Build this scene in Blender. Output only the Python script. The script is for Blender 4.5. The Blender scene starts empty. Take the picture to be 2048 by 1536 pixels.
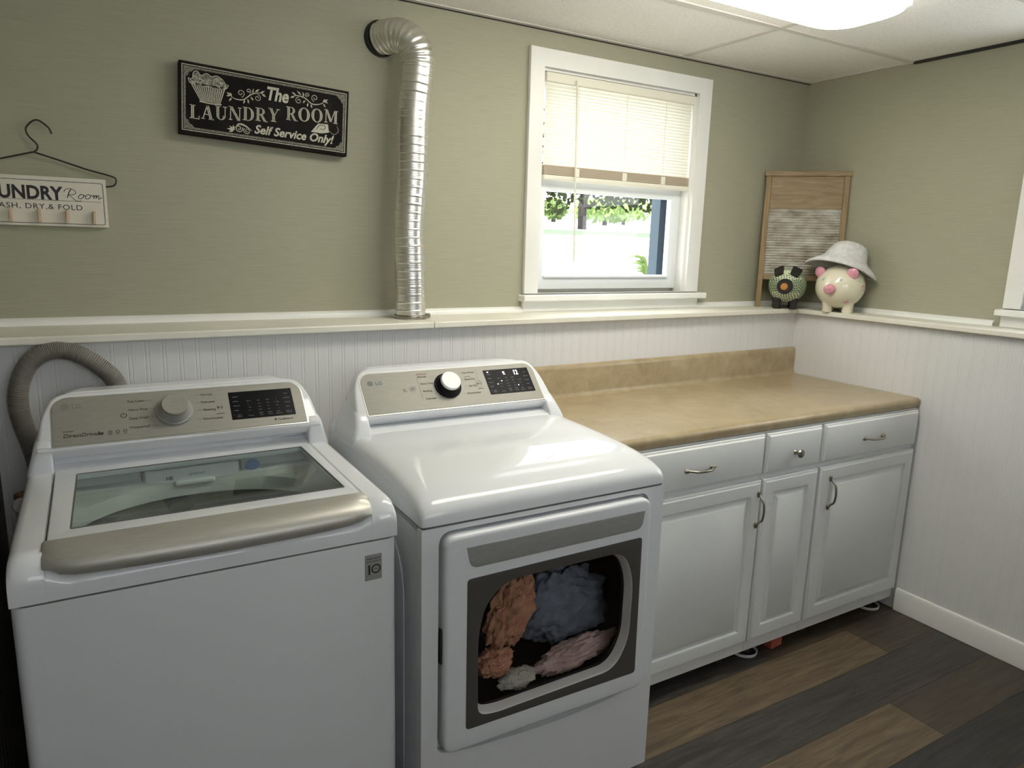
import bpy, bmesh, math, random
from mathutils import Vector, Matrix, noise
from math import sin, cos, pi, radians, sqrt, tan, atan2
random.seed(7)
C = bpy.context.collection
scene = bpy.context.scene

# ------------------------------------------------------------------ camera
cam_d = bpy.data.cameras.new('camera')
cam = bpy.data.objects.new('camera', cam_d); C.objects.link(cam)
def look(yaw, pitch, roll):
    y, p, r = radians(yaw), radians(pitch), radians(roll)
    f = Vector((-sin(y)*cos(p), cos(y)*cos(p), sin(p)))
    rt = f.cross(Vector((0, 0, 1))).normalized(); up = rt.cross(f)
    r2 = rt*cos(r)+up*sin(r); u2 = -rt*sin(r)+up*cos(r)
    return Matrix((r2, u2, -f)).transposed()
cam.matrix_world = Matrix.Translation((-2.9536, -2.349, 1.4635)) @ look(-30.6179, -11.1724, 1.604).to_4x4()
cam_d.sensor_fit = 'HORIZONTAL'; cam_d.sensor_width = 36.0
cam_d.lens = 36.0*1425.08/2048; cam_d.clip_start = 0.02; cam_d.clip_end = 300
scene.camera = cam

# ------------------------------------------------------------------ world, sun, exposure
world = bpy.data.worlds.new('sky'); scene.world = world; world.use_nodes = True
wn = world.node_tree.nodes; wn.clear()
wo = wn.new('ShaderNodeOutputWorld'); bg = wn.new('ShaderNodeBackground')
bg.inputs[0].default_value = (0.95, 0.975, 1.0, 1); bg.inputs[1].default_value = 5.6
world.node_tree.links.new(bg.outputs[0], wo.inputs[0])
sun_d = bpy.data.lights.new('sun', 'SUN'); sun_d.energy = 14; sun_d.angle = radians(0.6); sun_d.color = (1, .95, .85)
sun = bpy.data.objects.new('sun', sun_d); C.objects.link(sun)
sun.rotation_euler = (radians(38), 0, radians(-84))
scene.view_settings.view_transform = 'Standard'; scene.view_settings.look = 'None'
scene.view_settings.gamma = 1.0; scene.view_settings.use_curve_mapping = False
scene.view_settings.exposure = 0.0
LAMP = 12.4       # ceiling light over the counter

# ------------------------------------------------------------------ materials
def mat(name, col, rough=.5, metal=0, coat=0, spec=.5, emit=None, estr=0, **kw):
    m = bpy.data.materials.new(name); m.use_nodes = True
    b = m.node_tree.nodes['Principled BSDF']
    b.inputs['Base Color'].default_value = (*col, 1); b.inputs['Roughness'].default_value = rough
    b.inputs['Metallic'].default_value = metal; b.inputs['Coat Weight'].default_value = coat
    b.inputs['Coat Roughness'].default_value = .025
    b.inputs['Specular IOR Level'].default_value = spec
    if emit: b.inputs['Emission Color'].default_value = (*emit, 1); b.inputs['Emission Strength'].default_value = estr
    return m
def nt(m): return m.node_tree, m.node_tree.nodes['Principled BSDF']
def mottle(m, c1, c2, scale=(1, 1, 1), nscale=5, detail=6, lo=.35, hi=.65, bump=0, bscale=None, dist=0, bdist=.002, rough=.6):
    """colour between c1 and c2 by stretched noise, with an optional bump from it"""
    t, b = nt(m); N = t.nodes; L = t.links
    tc = N.new('ShaderNodeTexCoord'); mp = N.new('ShaderNodeMapping'); mp.inputs['Scale'].default_value = scale
    L.new(tc.outputs['Object'], mp.inputs[0])
    nz = N.new('ShaderNodeTexNoise'); nz.inputs['Scale'].default_value = nscale; nz.inputs['Detail'].default_value = detail
    nz.inputs['Roughness'].default_value = rough; nz.inputs['Distortion'].default_value = dist
    L.new(mp.outputs[0], nz.inputs['Vector'])
    cr = N.new('ShaderNodeValToRGB'); cr.color_ramp.elements[0].position = lo; cr.color_ramp.elements[1].position = hi
    cr.color_ramp.elements[0].color = (*c1, 1); cr.color_ramp.elements[1].color = (*c2, 1)
    L.new(nz.outputs['Fac'], cr.inputs[0]); L.new(cr.outputs[0], b.inputs['Base Color'])
    if bump:
        bp = N.new('ShaderNodeBump'); bp.inputs['Strength'].default_value = bump; bp.inputs['Distance'].default_value = bdist
        src = nz
        if bscale:
            src = N.new('ShaderNodeTexNoise'); src.inputs['Scale'].default_value = bscale; src.inputs['Detail'].default_value = 5
            L.new(mp.outputs[0], src.inputs['Vector'])
        L.new(src.outputs['Fac'], bp.inputs['Height']); L.new(bp.outputs[0], b.inputs['Normal'])
    return m
M = {}
M['wallpaper'] = mottle(mat('sage_grasscloth', (.3, .3, .22), .8), (.345, .338, .25), (.40, .392, .295), (3.0, 3.0, 150), 3.0, 5, .3, .7, bump=.25, bdist=.0015)
M['white_paint'] = mottle(mat('white_trim_paint', (.8, .8, .78), .35), (.80, .80, .765), (.84, .84, .81), (1, 1, 1), 6)
M['ledge_paint'] = mottle(mat('cream_ledge_paint', (.75, .73, .66), .4), (.72, .70, .61), (.80, .785, .70), (1, 1, 1), 5)
M['bead'] = mottle(mat('white_beadboard_paint', (.78, .78, .78), .42), (.70, .70, .70), (.73, .73, .73), (1, 1, 1), 4)
M['plain_wall'] = mottle(mat('dull_wall_paint', (.3, .27, .23), .8), (.28, .25, .21), (.34, .30, .26), (1, 1, 1), 4)
M['shaded_side'] = mottle(mat('side_gap_shade', (.12, .11, .1), .7), (.11, .10, .09), (.15, .14, .12), (20, 20, 1), 4)  # shade of the narrow gap beside the washer, put into the wall colour
M['ceiling'] = mottle(mat('acoustic_tile', (.74, .73, .68), .9), (.80, .79, .74), (.90, .89, .84), (1, 1, 1), 160, 3, .35, .6, bump=.5, bdist=.002)
M['tee'] = mat('ceiling_grid_metal', (.66, .63, .58), .5)
M['dark_gap'] = mat('dark_gap', (.03, .028, .025), .9)
M['enamel'] = mat('white_enamel', (.74, .76, .79), .40, coat=.8, spec=.15)
M['enamel_body'] = mottle(mat('white_enamel_body', (.72, .75, .80), .38), (.72, .735, .765), (.75, .765, .79), (1, 1, 1), 350, 2, bump=.08, bdist=.0006)
M['seam'] = mat('dark_seam', (.12, .12, .12), .6)
M['plastic_white'] = mat('white_plastic', (.78, .79, .80), .35)
M['silver'] = mottle(mat('brushed_silver', (.55, .53, .49), .45, .55), (.47, .455, .415), (.54, .525, .48), (4, 60, 60), 8, bump=.03, bdist=.0004)
M['panel'] = mottle(mat('satin_silver_panel', (.36, .35, .31), .55, .25, spec=.2), (.33, .32, .285), (.37, .36, .32), (4, 60, 60), 8)
M['silver_dark'] = mottle(mat('dark_silver', (.3, .3, .29), .5, .3), (.32, .32, .31), (.37, .37, .36), (4, 60, 60), 8)
M['chrome'] = mat('chrome', (.62, .62, .60), .3, .9)
M['nickel'] = mat('aged_nickel', (.34, .32, .27), .28, 1)
M['black_gloss'] = mat('black_glass', (.012, .012, .014), .38, spec=.08)
M['black'] = mat('black_plastic', (.02, .02, .02), .45)
M['ink'] = mat('grey_ink', (.06, .055, .05), .6)
M['ink_light'] = mat('pale_grey_ink', (.15, .17, .155), .6)
M['logo_faint'] = mat('faint_logo_ink', (.24, .235, .21), .6)
M['ink_red'] = mat('red_ink', (.42, .22, .17), .6)
M['dim_print'] = mat('dim_grey_print', (.14, .14, .145), .5)
M['led'] = mat('white_led', (.9, .9, 1), .4, emit=(.85, .87, 1), estr=3.0)
M['tub_plastic'] = mat('pale_grey_tub', (.46, .47, .46), .45)
M['drum_steel'] = mat('drum_steel', (.24, .24, .225), .45, .3)
M['blue_plastic'] = mat('blue_plastic', (.08, .20, .48), .35)
M['drum_dark'] = mat('dark_drum', (.05, .05, .055), .4, .3)
def glass(name, tint=(1, 1, 1), ior=1.45, rough=.02):
    m = bpy.data.materials.new(name); m.use_nodes = True; N = m.node_tree.nodes; L = m.node_tree.links; N.clear()
    o = N.new('ShaderNodeOutputMaterial'); tr = N.new('ShaderNodeBsdfTransparent'); tr.inputs[0].default_value = (*tint, 1)
    gl = N.new('ShaderNodeBsdfGlossy'); gl.inputs['Roughness'].default_value = rough; gl.inputs[0].default_value = (1, 1, 1, 1)
    fr = N.new('ShaderNodeFresnel'); fr.inputs[0].default_value = ior
    mx = N.new('ShaderNodeMixShader')
    ge = N.new('ShaderNodeNewGeometry'); mm = N.new('ShaderNodeMath'); mm.operation = 'MULTIPLY_ADD'; mm.inputs[1].default_value = -1; mm.inputs[2].default_value = 1
    ml = N.new('ShaderNodeMath'); ml.operation = 'MULTIPLY'      # only the outer face of a pane reflects
    L.new(ge.outputs['Backfacing'], mm.inputs[0]); L.new(fr.outputs[0], ml.inputs[0]); L.new(mm.outputs[0], ml.inputs[1])
    L.new(ml.outputs[0], mx.inputs[0]); L.new(tr.outputs[0], mx.inputs[1]); L.new(gl.outputs[0], mx.inputs[2]); L.new(mx.outputs[0], o.inputs[0])
    return m
M['window_glass'] = glass('window_glass', (.97, .98, .98))
M['lid_glass'] = glass('lid_glass', (.90, .94, .92), 1.33)
M['door_glass'] = glass('dryer_door_glass', (.92, .91, .90), 1.2)
M['smoke'] = mat('smoked_door_border', (.075, .072, .067), .3)
M['duct'] = mat('aluminium_foil', (.80, .78, .74), .33, 1)
M['hose'] = mat('grey_ribbed_hose', (.25, .235, .205), .55)
M['pvc'] = mat('white_pvc', (.75, .73, .70), .5)
M['rust'] = mottle(mat('rusty_brass', (.3, .16, .08), .6, .4), (.22, .10, .05), (.45, .30, .18), nscale=80)
M['counter'] = mottle(mat('tan_laminate', (.4, .3, .18), .28), (.31, .235, .13), (.46, .375, .24), (1, 1, 1), 11, 10, .30, .72, dist=.5, rough=.70)
M['cab'] = mottle(mat('white_cabinet_paint', (.74, .75, .74), .33), (.72, .735, .73), (.75, .765, .76), (1, 1, 1), 4)
M['cab_in'] = mat('cabinet_carcass_white', (.60, .61, .58), .5)  # carcass boards, a little greyer than the cabinet fronts
def wood(name, c1, c2, scale=(1.3, 17, 17), rough=.45, bump=.15):
    return mottle(mat(name, c1, rough), c1, c2, scale, 3.0, 10, .34, .66, bump=bump, bdist=.001, dist=1.1, rough=.66)
M['plank_tan'] = wood('tan_oak_plank', (.070, .049, .029), (.165, .120, .072))
M['plank_brown'] = wood('brown_plank', (.034, .025, .018), (.082, .062, .043))
M['plank_grey'] = wood('grey_brown_plank', (.022, .0195, .017), (.068, .059, .051))
M['plank_dark'] = wood('dark_plank', (.013, .012, .011), (.038, .034, .030))
M['old_pine'] = wood('old_pine', (.22, .145, .068), (.36, .255, .135), (9, 9, 1.2), .6)
M['old_pine_h'] = wood('weathered_pine_board', (.22, .145, .078), (.38, .285, .175), (1.5, 9, 14), .65)
M['zinc'] = mottle(mat('tarnished_zinc', (.4, .38, .34), .5, .35), (.30, .25, .18), (.66, .66, .62), (6, 6, 13), 2.2, 8, .3, .66, bump=.2)
M['chalk_black'] = mottle(mat('chalkboard_black', (.02, .018, .016), .85, spec=.1), (.009, .008, .0075), (.020, .018, .017), nscale=9)
M['chalk'] = mottle(mat('chalk_cream', (.5, .48, .38), .9), (.42, .40, .32), (.66, .64, .53), nscale=300, detail=2)
M['chalk_dim'] = mottle(mat('chalk_grey', (.2, .19, .15), .9), (.10, .095, .08), (.27, .26, .21), nscale=200, detail=2)
M['sign_white'] = mottle(mat('sign_cream', (.7, .66, .57), .6), (.66, .62, .53), (.73, .69, .60), nscale=7)
M['sign_ink'] = mat('sign_black_ink', (.018, .015, .02), .6)
M['wire'] = mat('dark_wire', (.03, .026, .024), .4, .4)
M['peg'] = wood('clothespin_wood', (.55, .38, .25), (.70, .52, .38), (60, 60, 8), .6)
M['pig_cream'] = mat('cream_glaze', (.80, .76, .60), .12, coat=.6)
M['pig_pink'] = mat('pink_glaze', (.72, .32, .40), .25, coat=.3)
M['pig_green'] = mat('green_glaze_spot', (.45, .55, .30), .3)
M['pig_eye'] = mat('pale_eye', (.45, .47, .48), .3)
M['sage_glaze'] = mottle(mat('sage_glaze', (.3, .38, .24), .3, coat=.3), (.25, .33, .20), (.36, .45, .30), nscale=14)
M['dots'] = mat('pale_dot_glaze', (.62, .70, .48), .5)
M['ebony'] = mat('black_carved_wood', (.018, .016, .015), .45)
M['orange_wood'] = mat('orange_wood', (.48, .22, .055), .5)
M['felt'] = mottle(mat('white_felt', (.70, .70, .69), .95), (.63, .63, .62), (.76, .76, .75), nscale=60, bump=.5, bdist=.003)
M['felt_grey'] = mat('grey_felt_patch', (.40, .39, .40), .95)
M['blind'] = mat('cream_blind', (.80, .77, .66), .5)
def translucent(name, col, tcol, f):
    m = bpy.data.materials.new(name); m.use_nodes = True; N = m.node_tree.nodes; L = m.node_tree.links; N.clear()
    o = N.new('ShaderNodeOutputMaterial'); d = N.new('ShaderNodeBsdfDiffuse'); d.inputs[0].default_value = (*col, 1)
    t = N.new('ShaderNodeBsdfTranslucent'); t.inputs[0].default_value = (*tcol, 1); mx = N.new('ShaderNodeMixShader'); mx.inputs[0].default_value = f
    L.new(d.outputs[0], mx.inputs[1]); L.new(t.outputs[0], mx.inputs[2]); L.new(mx.outputs[0], o.inputs[0]); return m
M['slat'] = translucent('white_vinyl_slat', (.85, .83, .74), (.60, .61, .55), .2)
M['blind_stack'] = mat('beige_slat_stack', (.58, .49, .37), .55)
M['vinyl'] = mat('white_vinyl_sash', (.80, .83, .85), .35)
M['sky_tint_jamb'] = mat('sky_reflection_jamb', (.035, .065, .095), .6)  # white frame coloured with the blue it reflects from the sky
M['lens'] = mat('lamp_lens', (.9, .9, .85), .4, emit=(1, .96, .84), estr=LAMP)
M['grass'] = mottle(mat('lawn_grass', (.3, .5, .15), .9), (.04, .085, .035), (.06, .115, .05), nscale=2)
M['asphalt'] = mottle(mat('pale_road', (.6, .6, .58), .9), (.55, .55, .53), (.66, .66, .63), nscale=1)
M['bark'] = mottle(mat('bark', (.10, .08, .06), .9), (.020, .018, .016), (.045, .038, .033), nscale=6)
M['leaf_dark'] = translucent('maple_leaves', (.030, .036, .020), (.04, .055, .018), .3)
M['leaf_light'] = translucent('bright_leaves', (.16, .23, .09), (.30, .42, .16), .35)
M['towel_peach'] = mottle(mat('peach_towel', (.6, .3, .2), .95), (.50, .24, .15), (.66, .36, .25), nscale=40, bump=.6, bdist=.004)
M['towel_blue'] = mottle(mat('slate_blue_cloth', (.2, .25, .33), .95), (.16, .20, .27), (.26, .31, .40), nscale=25, bump=.5, bdist=.004)
M['towel_pink'] = mottle(mat('pale_pink_cloth', (.7, .5, .48), .95), (.62, .42, .42), (.78, .62, .58), nscale=25, bump=.5, bdist=.004)
M['towel_white'] = mat('white_cloth', (.66, .65, .60), .95)
M['towel_black'] = mat('black_cloth', (.02, .018, .016), .95)
M['royal'] = mat('royal_blue_cloth', (.05, .10, .38), .9)
M['brick'] = mottle(mat('red_block', (.4, .08, .05), .8), (.34, .07, .04), (.46, .11, .07), nscale=60)
M['vent_dark'] = mat('vent_black', (.01, .01, .01), .7)

# ------------------------------------------------------------------ mesh helpers
class MB:
    def __init__(s): s.v = []; s.f = []; s.mi = []
    def add(s, vs, fs, T=None, mi=0):
        o = len(s.v)
        s.v += [tuple(T @ Vector(v)) if T is not None else tuple(v) for v in vs]
        s.f += [tuple(i+o for i in f) for f in fs]; s.mi += [mi]*len(fs); return s
    def box(s, x0, x1, y0, y1, z0, z1, T=None, mi=0):
        v = [(x0,y0,z0),(x1,y0,z0),(x1,y1,z0),(x0,y1,z0),(x0,y0,z1),(x1,y0,z1),(x1,y1,z1),(x0,y1,z1)]
        return s.add(v, [(3,2,1,0),(4,5,6,7),(0,1,5,4),(1,2,6,5),(2,3,7,6),(3,0,4,7)], T, mi)
    def prism(s, pts, a0, a1, axis='x', T=None, mi=0):
        """closed 2D polygon extruded from a0 to a1 along axis; pts are the other two coords in cyclic-free order (y,z)/(x,z)/(x,y)"""
        n = len(pts)
        mk = {'x': lambda p, a: (a, p[0], p[1]), 'y': lambda p, a: (p[0], a, p[1]), 'z': lambda p, a: (p[0], p[1], a)}[axis]
        v = [mk(p, a0) for p in pts]+[mk(p, a1) for p in pts]
        f = [tuple(range(n))[::-1], tuple(range(n, 2*n))]+[(i, (i+1) % n, n+(i+1) % n, n+i) for i in range(n)]
        return s.add(v, f, T, mi)
    def loft(s, rings, cap0=True, cap1=True, closed=True, T=None, mi=0):
        n = len(rings[0]); v = [p for r in rings for p in r]; f = []
        for k in range(len(rings)-1):
            for i in range(n if closed else n-1):
                j = (i+1) % n; f.append((k*n+i, k*n+j, (k+1)*n+j, (k+1)*n+i))
        if cap0: f.append(tuple(range(n))[::-1])
        if cap1: f.append(tuple(range((len(rings)-1)*n, len(rings)*n)))
        return s.add(v, f, T, mi)
    def lathe(s, prof, n=32, T=None, mi=0):
        """profile (r,z) turned about z"""
        rings = [[(r*cos(2*pi*i/n), r*sin(2*pi*i/n), z) for i in range(n)] for r, z in prof]
        return s.loft(rings, prof[0][0] > 1e-5, prof[-1][0] > 1e-5, True, T, mi)
    def tube(s, path, rad, n=16, caps=True, T=None, mi=0, flat=1.0):
        """tube along points; rad number or function(i, t)"""
        P = [Vector(p) for p in path]; rings = []; m = len(P)
        up = None
        for i in range(m):
            d = (P[min(i+1, m-1)]-P[max(i-1, 0)]).normalized()
            if up is None:
                up = Vector((0, 0, 1)) if abs(d.z) < .9 else Vector((0, 1, 0))
            a = d.cross(up).normalized(); b = a.cross(d).normalized(); up = b
            r = rad(i, i/(m-1)) if callable(rad) else rad
            rings.append([tuple(P[i]+a*(r*cos(2*pi*k/n))+b*(r*flat*sin(2*pi*k/n))) for k in range(n)])
        return s.loft(rings, caps, caps, True, T, mi)
    def ellipsoid(s, c, r, nu=32, nv=20, fn=None, T=None, mi=0):
        rings = []
        for j in range(nv+1):
            th = pi*j/nv; ring = []
            for i in range(nu):
                ph = 2*pi*i/nu; d = Vector((sin(th)*cos(ph), sin(th)*sin(ph), cos(th)))
                k = fn(d) if fn else 1
                ring.append((c[0]+r[0]*d.x*k, c[1]+r[1]*d.y*k, c[2]+r[2]*d.z*k))
            rings.append(ring)
        return s.loft(rings[::-1], False, False, True, T, mi)
    def plate(s, outlines, d0, d1, bevel=0, T=None, mi=0, seg=3):
        """filled 2D outlines (holes allowed) in XY, between z=d0 and z=d1"""
        cu = bpy.data.curves.new('tmp', 'CURVE'); cu.dimensions = '2D'; cu.fill_mode = 'BOTH'
        cu.extrude = max((d1-d0)/2-bevel, 1e-5); cu.bevel_depth = bevel; cu.offset = -bevel; cu.bevel_resolution = seg
        for o in outlines:
            sp = cu.splines.new('POLY'); sp.points.add(len(o)-1); sp.use_cyclic_u = True
            for p, q in zip(sp.points, o): p.co = (q[0], q[1], 0, 1)
        ob = bpy.data.objects.new('tmp', cu); C.objects.link(ob)
        dg = bpy.context.evaluated_depsgraph_get(); me = bpy.data.meshes.new_from_object(ob.evaluated_get(dg))
        vs = [(v.co.x, v.co.y, v.co.z+(d0+d1)/2) for v in me.vertices]; fs = [tuple(p.vertices) for p in me.polygons]
        bpy.data.objects.remove(ob); bpy.data.curves.remove(cu); bpy.data.meshes.remove(me)
        return s.add(vs, fs, T, mi)
    def text(s, body, size, x=0, y=0, align='CENTER', T=None, mi=0, shear=0, bold=0, sx=1.0, spacing=1.0, d=.0002):
        cu = bpy.data.curves.new('tmp', 'FONT'); cu.body = body; cu.size = size; cu.align_x = align; cu.shear = shear
        cu.offset = bold; cu.extrude = d; cu.space_character = spacing; cu.resolution_u = 3
        ob = bpy.data.objects.new('tmp', cu); C.objects.link(ob)
        dg = bpy.context.evaluated_depsgraph_get(); me = bpy.data.meshes.new_from_object(ob.evaluated_get(dg))
        vs = [(v.co.x*sx+x, v.co.y+y, v.co.z) for v in me.vertices]; fs = [tuple(p.vertices) for p in me.polygons]
        bpy.data.objects.remove(ob); bpy.data.curves.remove(cu); bpy.data.meshes.remove(me)
        return s.add(vs, fs, T, mi)
    def ribbon(s, pts, w, T=None, mi=0, smooth=6, d=.0003):
        """flat stroke along 2D points; w number or function(t)"""
        P = catmull([(p[0], p[1], 0) for p in pts], smooth) if smooth else [Vector((p[0], p[1], 0)) for p in pts]
        m = len(P); v = []
        for i in range(m):
            t = (P[min(i+1, m-1)]-P[max(i-1, 0)]).normalized(); nrm = Vector((-t.y, t.x, 0)); ww = (w(i/(m-1)) if callable(w) else w)/2
            v += [tuple(P[i]+nrm*ww+Vector((0, 0, d))), tuple(P[i]-nrm*ww+Vector((0, 0, d)))]
        return s.add(v, [(2*i, 2*i+1, 2*i+3, 2*i+2) for i in range(m-1)], T, mi)
    def poly(s, pts, T=None, mi=0, d=.0003):
        return s.add([(p[0], p[1], d) for p in pts], [tuple(range(len(pts)))], T, mi)
    def build(s, name, m, parent=None, bevel=0, seg=3, angle=35, world=False, smooth=True, sub=0, label=None, tri=False):
        off = Vector((0, 0, 0))
        if world and parent is not None:
            q = parent
            while q: off += q.location; q = q.parent
        me = bpy.data.meshes.new(name); me.from_pydata([tuple(Vector(v)-off) for v in s.v], [], s.f); 
        bm = bmesh.new(); bm.from_mesh(me)
        bmesh.ops.remove_doubles(bm, verts=bm.verts, dist=1e-6)
        bmesh.ops.recalc_face_normals(bm, faces=bm.faces); bm.to_mesh(me); bm.free()
        ms = m if isinstance(m, (list, tuple)) else [m]
        for q in ms: me.materials.append(q)
        if len(ms) > 1 and len(me.polygons) == len(s.mi):
            me.polygons.foreach_set('material_index', s.mi)
        if smooth:
            me.polygons.foreach_set('use_smooth', [True]*len(me.polygons)); me.set_sharp_from_angle(angle=radians(angle))
        o = bpy.data.objects.new(name, me); C.objects.link(o)
        if parent is not None: o.parent = parent
        if bevel:
            b = o.modifiers.new('bevel', 'BEVEL'); b.width = bevel; b.segments = seg; b.limit_method = 'ANGLE'; b.angle_limit = radians(40)
            b.harden_normals = False
        if sub:
            b = o.modifiers.new('subdivision', 'SUBSURF'); b.levels = sub; b.render_levels = sub
        if label: o['label'] = label
        return o
def catmull(pts, k=8, closed=False):
    P = [Vector(p) for p in pts]; out = []; n = len(P)
    rng = range(n) if closed else range(n-1)
    for i in rng:
        p0 = P[(i-1) % n] if closed or i > 0 else P[0]*2-P[1]
        p1 = P[i]; p2 = P[(i+1) % n]
        p3 = P[(i+2) % n] if closed or i+2 < n else P[-1]*2-P[-2]
        for j in range(k):
            t = j/k
            out.append(.5*((2*p1)+(p2-p0)*t+(2*p0-5*p1+4*p2-p3)*t*t+(3*p1-p0-3*p2+p3)*t**3))
    if not closed: out.append(P[-1])
    return out
def rrect(x0, x1, y0, y1, r, n=6):
    """rounded rectangle outline; r number or four radii (bl, br, tr, tl)"""
    if not isinstance(r, (list, tuple)): r = [r]*4
    out = []
    for (cx, cy, a0, q) in ((x0+r[0], y0+r[0], 180, r[0]), (x1-r[1], y0+r[1], 270, r[1]), (x1-r[2], y1-r[2], 0, r[2]), (x0+r[3], y1-r[3], 90, r[3])):
        if q <= 0: out.append((cx, cy)); continue
        for k in range(n+1):
            a = radians(a0+90*k/n); out.append((cx+q*cos(a), cy+q*sin(a)))
    return out
def circle(cx, cy, r, n=32, ry=None): return [(cx+r*cos(2*pi*k/n), cy+(ry or r)*sin(2*pi*k/n)) for k in range(n)]
def rpoly(pts, r, n=5):
    """polygon with every corner rounded by about r"""
    out = []; m = len(pts)
    for i in range(m):
        p = Vector(pts[i]); a = Vector(pts[i-1]); b = Vector(pts[(i+1) % m])
        rr = r[i] if isinstance(r, (list, tuple)) else r
        da = (a-p); db = (b-p); k = min(rr, da.length*.48, db.length*.48)
        s = p+da.normalized()*k; e = p+db.normalized()*k
        for j in range(n+1):
            t = j/n; q = s*(1-t)**2+p*2*t*(1-t)+e*t*t; out.append((q.x, q.y))
    return out
def thing(name, label, cat, loc=(0, 0, 0), rot=(0, 0, 0), group=None):
    o = bpy.data.objects.new(name, None); C.objects.link(o); o.location = loc; o.rotation_euler = rot; o.empty_display_size = .05
    return tag(o, label, cat, group)
def tag(o, label, cat, group=None):
    o['label'] = label; o['category'] = cat
    if group: o['group'] = group
    return o
def struct(o): o['kind'] = 'structure'; return o
FRONT = Matrix(((1, 0, 0, 0), (0, 0, -1, 0), (0, 1, 0, 0), (0, 0, 0, 1)))   # XY drawing -> upright, facing -Y
def at(x, y, z): return Matrix.Translation((x, y, z))

# ------------------------------------------------------------------ setting
HC = 2.2294; ZL = 1.2055; DX = .138
def yl(x): return -.158+.0227*x          # face of the lower back wall
XL = -3.185                              # face of the lower left wall
YF = -3.4                                # wall behind the viewer
WX0, WX1, WZ0, WZ1 = -1.475, -.700, 1.275, 2.100      # window opening in the back wall
# upper back wall with its opening
w = MB(); w.plate([[(-3.42, 1.0), (.12, 1.0), (.12, 2.5), (-3.42, 2.5)], [(WX0, WZ0), (WX1, WZ0), (WX1, WZ1), (WX0, WZ1)]], -.12, 0, T=FRONT)
struct(w.build('wall_back', M['wallpaper'], smooth=False))
RY0, RY1 = -1.93, -1.03                  # opening of the right window (y)
SIDE = Matrix(((0, 0, -1, 0), (1, 0, 0, 0), (0, 1, 0, 0), (0, 0, 0, 1)))    # drawing (y,z) -> facing -X
w = MB(); w.plate([[(YF, 1.0), (.12, 1.0), (.12, 2.5), (YF, 2.5)], [(RY0, WZ0), (RY1, WZ0), (RY1, WZ1), (RY0, WZ1)]], -.12, 0, T=SIDE)
struct(w.build('wall_right', M['wallpaper'], smooth=False))
w = MB(); w.box(-3.42, -3.32, YF, .12, 1.0, 2.5); struct(w.build('wall_left', M['wallpaper'], smooth=False))
w = MB(); FW = ((-3.14, -2.30), (-2.05, -1.21))      # two windows behind the viewer
BACK = Matrix(((1, 0, 0, 0), (0, 0, 1, YF), (0, 1, 0, 0), (0, 0, 0, 1)))
w.plate([[(-3.42, -.02), (.12, -.02), (.12, 2.5), (-3.42, 2.5)]]+[[(a, WZ0), (b, WZ0), (b, WZ1), (a, WZ1)] for a, b in FW], -.12, 0, T=BACK)
struct(w.build('wall_front', M['plain_wall'], smooth=False))
# lower walls: beaded boarding
def beaded(a0, a1, pitch=.0415):
    """profile (along, depth) of beadboard: a flat board, a groove, a bead, a groove"""
    out = []; a = a0
    while a < a1-.001:
        e = min(a+pitch, a1)
        out += [(a, 0)]
        if e-a > .02: out += [(e-.0125, 0), (e-.0115, .0008), (e-.0100, .0008), (e-.0088, .0001), (e-.0032, .0001), (e-.0020, .0008), (e-.0005, .0008)]
        a = e
    out.append((a1, 0)); return out
w = MB(); pr = beaded(XL-.02, -DX+.02)
w.prism([(p, yl(p)+d) for p, d in pr]+[(0.0, .0), (-3.32, .0)], 0, ZL-.02, 'z'); struct(w.build('wall_back_lower', M['bead'], angle=20))
w = MB(); pr = beaded(YF, -.15)
w.prism([(-DX+d, p) for p, d in pr]+[(.0, .0), (0, YF)], 0, ZL-.02, 'z'); struct(w.build('wall_right_lower', M['bead'], angle=20))
w = MB(); pr = beaded(YF, -.2)
w.prism([(XL-d, p) for p, d in pr]+[(-3.32, 0), (-3.32, YF)], 0, ZL-.02, 'z'); struct(w.build('wall_left_lower', M['shaded_side'], angle=20))
# ledges on top of the lower walls
ov = .029
w = MB(); w.prism([(XL+ov, yl(XL)-ov), (-2.0, yl(-2.0)-ov), (-2.0, 0), (-3.32, 0), (-3.32, yl(XL)-ov)], ZL-.021, ZL, 'z')
struct(w.build('trim_1', M['ledge_paint'], bevel=.004))
w = MB(); w.prism([(-1.9985, yl(-2.0)-ov), (-DX-ov, yl(-DX)-ov), (0, 0), (-1.9985, 0)], ZL-.021, ZL, 'z')
struct(w.build('trim_2', M['ledge_paint'], bevel=.004))
w = MB(); w.prism([(-DX-ov, yl(-DX)-ov-.001), (-DX-ov, YF), (0, YF), (0, -.001)], ZL-.021, ZL, 'z')
struct(w.build('trim_3', M['ledge_paint'], bevel=.004))
w = MB(); w.prism([(XL+ov, yl(XL)-ov-.001), (XL+ov, YF), (-3.32, YF), (-3.32, yl(XL)-ov-.001)], ZL-.021, ZL, 'z')
struct(w.build('trim_4', M['ledge_paint'], bevel=.004))
# quarter-round strips where the upper walls meet the ledge
QR = [(0, 0), (-.016, 0), (-.0155, .008), (-.012, .014), (-.006, .019), (0, .021)]
w = MB()
for a, b in ((-3.32, -1.535), (-.628, 0)): w.prism([(y, ZL+z) for y, z in QR], a, b, 'x')
struct(w.build('trim_5', M['white_paint']))
w = MB(); w.prism([(x, ZL+z) for x, z in QR], -.945, 0, 'y'); w.prism([(x, ZL+z) for x, z in QR], YF, -2.02, 'y')
struct(w.build('trim_6', M['white_paint']))
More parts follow.
